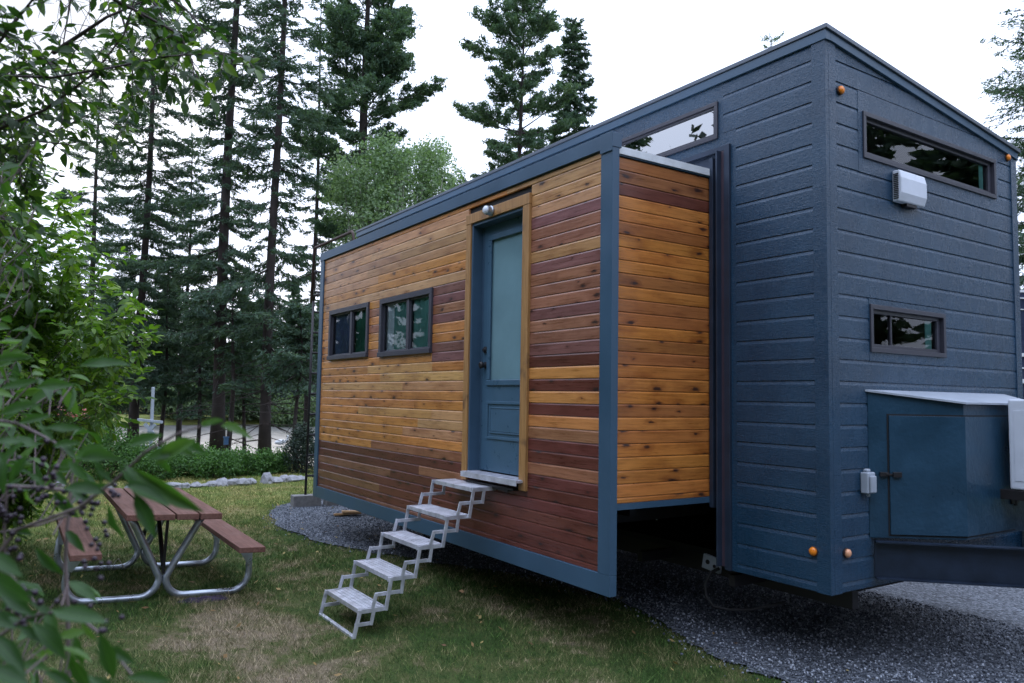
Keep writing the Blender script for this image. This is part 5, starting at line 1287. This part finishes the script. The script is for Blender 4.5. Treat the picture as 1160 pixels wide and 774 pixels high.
# base px, tip px, depth, tint, roll
LL = [(228, 484, 252, 474, 1.1, .7, 0), (250, 482, 285, 492, 1.1, .8, .2), (226, 480, 256, 476, 1.12, .6, .5), (225, 497, 166, 526, 1.1, .8, -.2), (200, 495, 236, 516, 1.14, .45, .6),
      (182, 503, 224, 518, 1.12, .7, .4), (150, 530, 232, 586, 1.12, .65, .9), (135, 530, 158, 562, 1.1, .35, -.8), (140, 526, 172, 560, 1.12, .3, -.5), (112, 556, 114, 514, 1.15, .3, .9),
      (152, 558, 178, 613, 1.1, .25, .2), (140, 548, 196, 571, 1.1, .4, 0), (122, 572, 140, 615, 1.15, .2, 1.0), (165, 520, 214, 503, 1.1, .5, .5), (120, 560, 66, 545, 1.15, .3, .2),
      (40, 620, 72, 655, 1.2, .3, .8), (-20, 625, 28, 652, 1.0, .35, .2), (-25, 648, 42, 680, .95, .35, .3), (58, 692, 126, 706, 1.0, .4, .3), (92, 705, 108, 728, 1.1, .9, .8),
      (112, 716, 132, 776, 1.0, .35, .2), (118, 735, 156, 752, 1.05, .3, .5), (80, 740, 100, 790, 1.1, .3, .9), (35, 705, 80, 748, 1.0, .3, -.2), (20, 710, 60, 730, 1.0, .2, .3),
      (142, 768, 198, 770, .95, .45, .1), (-10, 720, 30, 760, .95, .2, .2), (-20, 755, 40, 780, .9, .25, 0), (50, 760, 95, 785, .95, .3, .3), (-30, 690, 20, 712, 1.0, .2, .5), (0, 668, 40, 700, 1.05, .2, .9),
      (0, 690, 45, 668, 1.1, .25, .4), (60, 700, 30, 680, 1.1, .3, .4), (70, 745, 55, 700, 1.1, .35, .8), (100, 765, 140, 800, .95, .3, .2), (85, 720, 95, 760, 1.1, .45, .3),
      (-10, 500, 38, 498, 1.1, .4, .2), (5, 520, 0, 560, 1.2, .3, .5), (28, 500, -6, 525, 1.1, .5, .5), (30, 515, 8, 548, 1.2, .35, -.4), (60, 505, 92, 500, 1.2, .45, .3), (60, 500, 40, 478, 1.2, .5, .3),
      (84, 520, 66, 500, 1.2, .5, .4), (84, 518, 120, 505, 1.15, .6, .2), (90, 520, 140, 519, 1.12, .5, .4), (50, 485, 98, 484, 1.2, .4, 0), (20, 480, 60, 468, 1.25, .5, .4), (0, 470, 45, 455, 1.3, .5, .1),
      (0, 440, 50, 430, 1.3, .45, .3), (-10, 410, 40, 405, 1.3, .5, 0), (40, 440, 85, 432, 1.4, .6, .2), (90, 415, 148, 408, 1.6, .45, .0), (80, 555, 110, 575, 1.3, .3, .5), (30, 553, 36, 580, 1.3, .8, .9),
      (60, 556, 90, 590, 1.3, .4, .7), (96, 556, 130, 548, 1.25, .45, .2), (74, 600, 96, 625, 1.35, .3, .5), (0, 553, 28, 540, 1.3, .4, .3), (50, 553, 30, 532, 1.3, .5, .5), (12, 600, 40, 606, 1.35, .3, .5),
      (145, 505, 185, 490, 1.2, .5, .2), (175, 512, 196, 540, 1.15, .35, .6), (100, 545, 75, 520, 1.2, .4, -.5), (128, 548, 110, 530, 1.15, .3, .6)]
LB = []; LDr = []; Nv = []; ln = []; sh = []
for (x0, y0, x1, y1, dp, s_, rl_) in LL:
    a = at(x0, y0, dp); b = at(x1, y1, dp-rng.uniform(-.02, .03)); d = b-a; LB.append(a); LDr.append(d); ln.append(np.linalg.norm(d)); sh.append(s_)
    toc = unit(CAM-a); up_ = np.array([0, 0, 1.]); Nv.append(unit(toc*(.9-.4*abs(rl_))+up_*.55+np.cross(unit(d), toc)*rl_*.7))
# random fill: dense leaves at the left edge and below
for i in range(430):
    k_ = rng.random()
    if k_ < .42: px, py, dp = rng.uniform(-120, 100), rng.uniform(425, 560), rng.uniform(1.5, 2.3)
    elif k_ < .68: px, py, dp = rng.uniform(-160, 85), rng.uniform(655, 850), rng.uniform(1.05, 1.7)
    elif k_ < .86: px, py, dp = rng.uniform(-60, 45)+0, rng.uniform(150, 430), rng.uniform(1.8, 2.5)
    else: px, py, dp = rng.uniform(-300, -30), rng.uniform(200, 850), rng.uniform(1.1, 2.0)
    if 40 < px < 100 and 446 < py < 484: continue
    a = at(px, py, dp); d = unit(rng.normal(size=3)*np.array([1, 1, .5])+RT*.5+np.array([0, 0, -.35])); LB.append(a); LDr.append(d); ln.append(rng.uniform(.045, .080)); sh.append(rng.uniform(.1, .95))
    Nv.append(unit(np.array([0, 0, .8])+unit(CAM-a)*.5+rng.normal(size=3)*.45))
wr_ = np.full(len(LB), .34); wr_[:len(LL)] = .30; wr_[6] = .19
leaves('leaves', np.array(LB), np.array(LDr), np.array(Nv), np.array(ln)*.94, wr_, 'near_leaves', NS, rng, fold=.22, droop=.16, rnd=np.array(sh))
# twigs to carry the filled leaves
LBn = np.array(LB[len(LL):]); sg = np.stack([LBn, LBn+np.array([.0, -.03, -.07])+rng.normal(size=LBn.shape)*.03], 1)
V, Fc = tubes_np(sg, np.full(len(sg), .0012), np.full(len(sg), .0018), 4); props(npmesh('leaf_stalks', V, Fc, 'pale_twig', NS), kind='stuff')
# berries
import bmesh
bmb = bmesh.new(); bmesh.ops.create_icosphere(bmb, subdivisions=2, radius=1); iv = np.array([v.co[:] for v in bmb.verts]); ifc = np.array([[v.index for v in f.verts] for f in bmb.faces]); bmb.free()
for (px, py, m) in ((8, 575, 16), (12, 600, 10), (60, 560, 9), (42, 555, 7), (22, 520, 5), (100, 570, 8), (92, 585, 5), (112, 600, 4), (118, 620, 3), (20, 690, 12), (28, 680, 6), (120, 630, 3), (105, 660, 3), (125, 715, 5), (78, 690, 4), (60, 520, 4), (108, 630, 3), (130, 555, 5)):
    c = at(px, py, 1.28 if py < 640 else 1.08)
    BP = c+rng.normal(size=(m, 3))*np.array([.010, .010, .018]); n = m; V = BP[:, None]+iv[None]*rng.uniform(.0038, .0052, n)[:, None, None]
    npmesh('berry_bunch', V.reshape(-1, 3), (ifc[None]+len(iv)*np.arange(n)[:, None, None]).reshape(-1, 3), 'berry', NS, smooth=True)

# unseen trees mirrored in the windows; those behind the viewer added to block light
for i, (x, y, h_) in enumerate([(13, 1.5, 8.5), (15, 6.5, 9.5), (12.5, -4, 8.5), (9.5, -9.5, 8.5), (3.5, -12, 9), (-3, -13, 8.5), (-9, -12, 9.5), (-16, -10, 10)]):
    t, _ = leafy('roadside_tree', ['dark tree mirrored in the end windows, nearest the tongue', 'second dark tree across the drive', 'third dark tree across the drive', 'unseen dark tree added behind the viewer on the right to block light', 'unseen dark tree added behind the viewer on the left to block light', 'tree mirrored in the door glass', 'tree beyond the cherry tree, out on the left', 'farthest tree out on the left'][i], 'tree', (x, y, 0),
          [((0, 0, h_*.6), (2.6, 2.8, h_*.36)), ((.5, 1.5, h_*.45), (1.8, 1.8, h_*.3)), ((-.5, -1.5, h_*.5), (1.8, 1.8, h_*.3))], 26000, 'far_leaves', .42, 400+i, group='trees across the drive', clump=10, stem_mat='bark', stems=10)

# ------------------------------------------------------------------ light
w = bpy.data.worlds.new('World'); sc.world = w; w.use_nodes = True; nt = w.node_tree; nt.nodes.clear()
out = nt.nodes.new('ShaderNodeOutputWorld'); bg = nt.nodes.new('ShaderNodeBackground')
sky = nt.nodes.new('ShaderNodeTexSky'); sky.sky_type = 'NISHITA'; sky.sun_disc = False
SUN_EL = rad(12)
sv = Vector((-.93, .28, 0)).normalized()      # horizontal direction toward the sun
sky.sun_elevation = SUN_EL; sky.sun_rotation = math.atan2(sv.x, sv.y)
sky.altitude = 300; sky.air_density = 1.0; sky.dust_density = 2.0; sky.ozone_density = 2.5
bg.inputs[1].default_value = .15
hs = N(nt, 'ShaderNodeHueSaturation'); hs.inputs['Saturation'].default_value = .75; L(nt, sky.outputs[0], hs.inputs['Color'])
# thin bright cloud veil over the blue
tc = N(nt, 'ShaderNodeTexCoord'); mp = N(nt, 'ShaderNodeMapping'); mp.inputs['Scale'].default_value = (1, 1, 2.5); L(nt, tc.outputs['Generated'], mp.inputs[0])
cl = noise(nt, mp.outputs[0], 1.6, 5, .55)
sz = N(nt, 'ShaderNodeSeparateXYZ'); L(nt, tc.outputs['Generated'], sz.inputs[0])
up_ = math_(nt, 'MAXIMUM', sz.outputs[2], 0.0)
# the overcast veil is brighter overhead than at the horizon (CIE overcast sky)
gain = math_(nt, 'ADD', .86, math_(nt, 'MULTIPLY', up_, 1.75))
veil = mix(nt, 1.0, (6.8, 7.7, 9.9), gain, 'MULTIPLY')
# one thin spot in the veil low in the west-south-west
gd = unit(at(20, -60, 1.0)-CAM)
dt = N(nt, 'ShaderNodeVectorMath', operation='DOT_PRODUCT'); nv_ = N(nt, 'ShaderNodeVectorMath', operation='NORMALIZE')
L(nt, tc.outputs['Generated'], nv_.inputs[0]); L(nt, nv_.outputs[0], dt.inputs[0]); dt.inputs[1].default_value = tuple(gd)
hole = ramp(nt, math_(nt, 'ADD', dt.outputs['Value'], math_(nt, 'MULTIPLY', math_(nt, 'SUBTRACT', cl, .5), .06)), [(.955, g(0)), (.995, g(.75))])
fac = math_(nt, 'MULTIPLY', math_(nt, 'ADD', .80, math_(nt, 'MULTIPLY', cl, .25), clamp=True), math_(nt, 'SUBTRACT', 1.0, hole))
clear = mix(nt, 1.0, hs.outputs[0], (.75, .75, .75), 'MULTIPLY')
L(nt, mix(nt, fac, clear, veil), bg.inputs[0])
L(nt, bg.outputs[0], out.inputs[0])
sun = bpy.data.lights.new('sun', 'SUN'); sun.energy = .7; sun.angle = rad(22); sun.color = (1, .93, .86)
so = bpy.data.objects.new('sun', sun); COL.objects.link(so)
dirv = Vector((sv.x*math.cos(SUN_EL), sv.y*math.cos(SUN_EL), math.sin(SUN_EL)))
so.rotation_euler = dirv.to_track_quat('Z', 'Y').to_euler()
sc.render.engine = 'CYCLES'
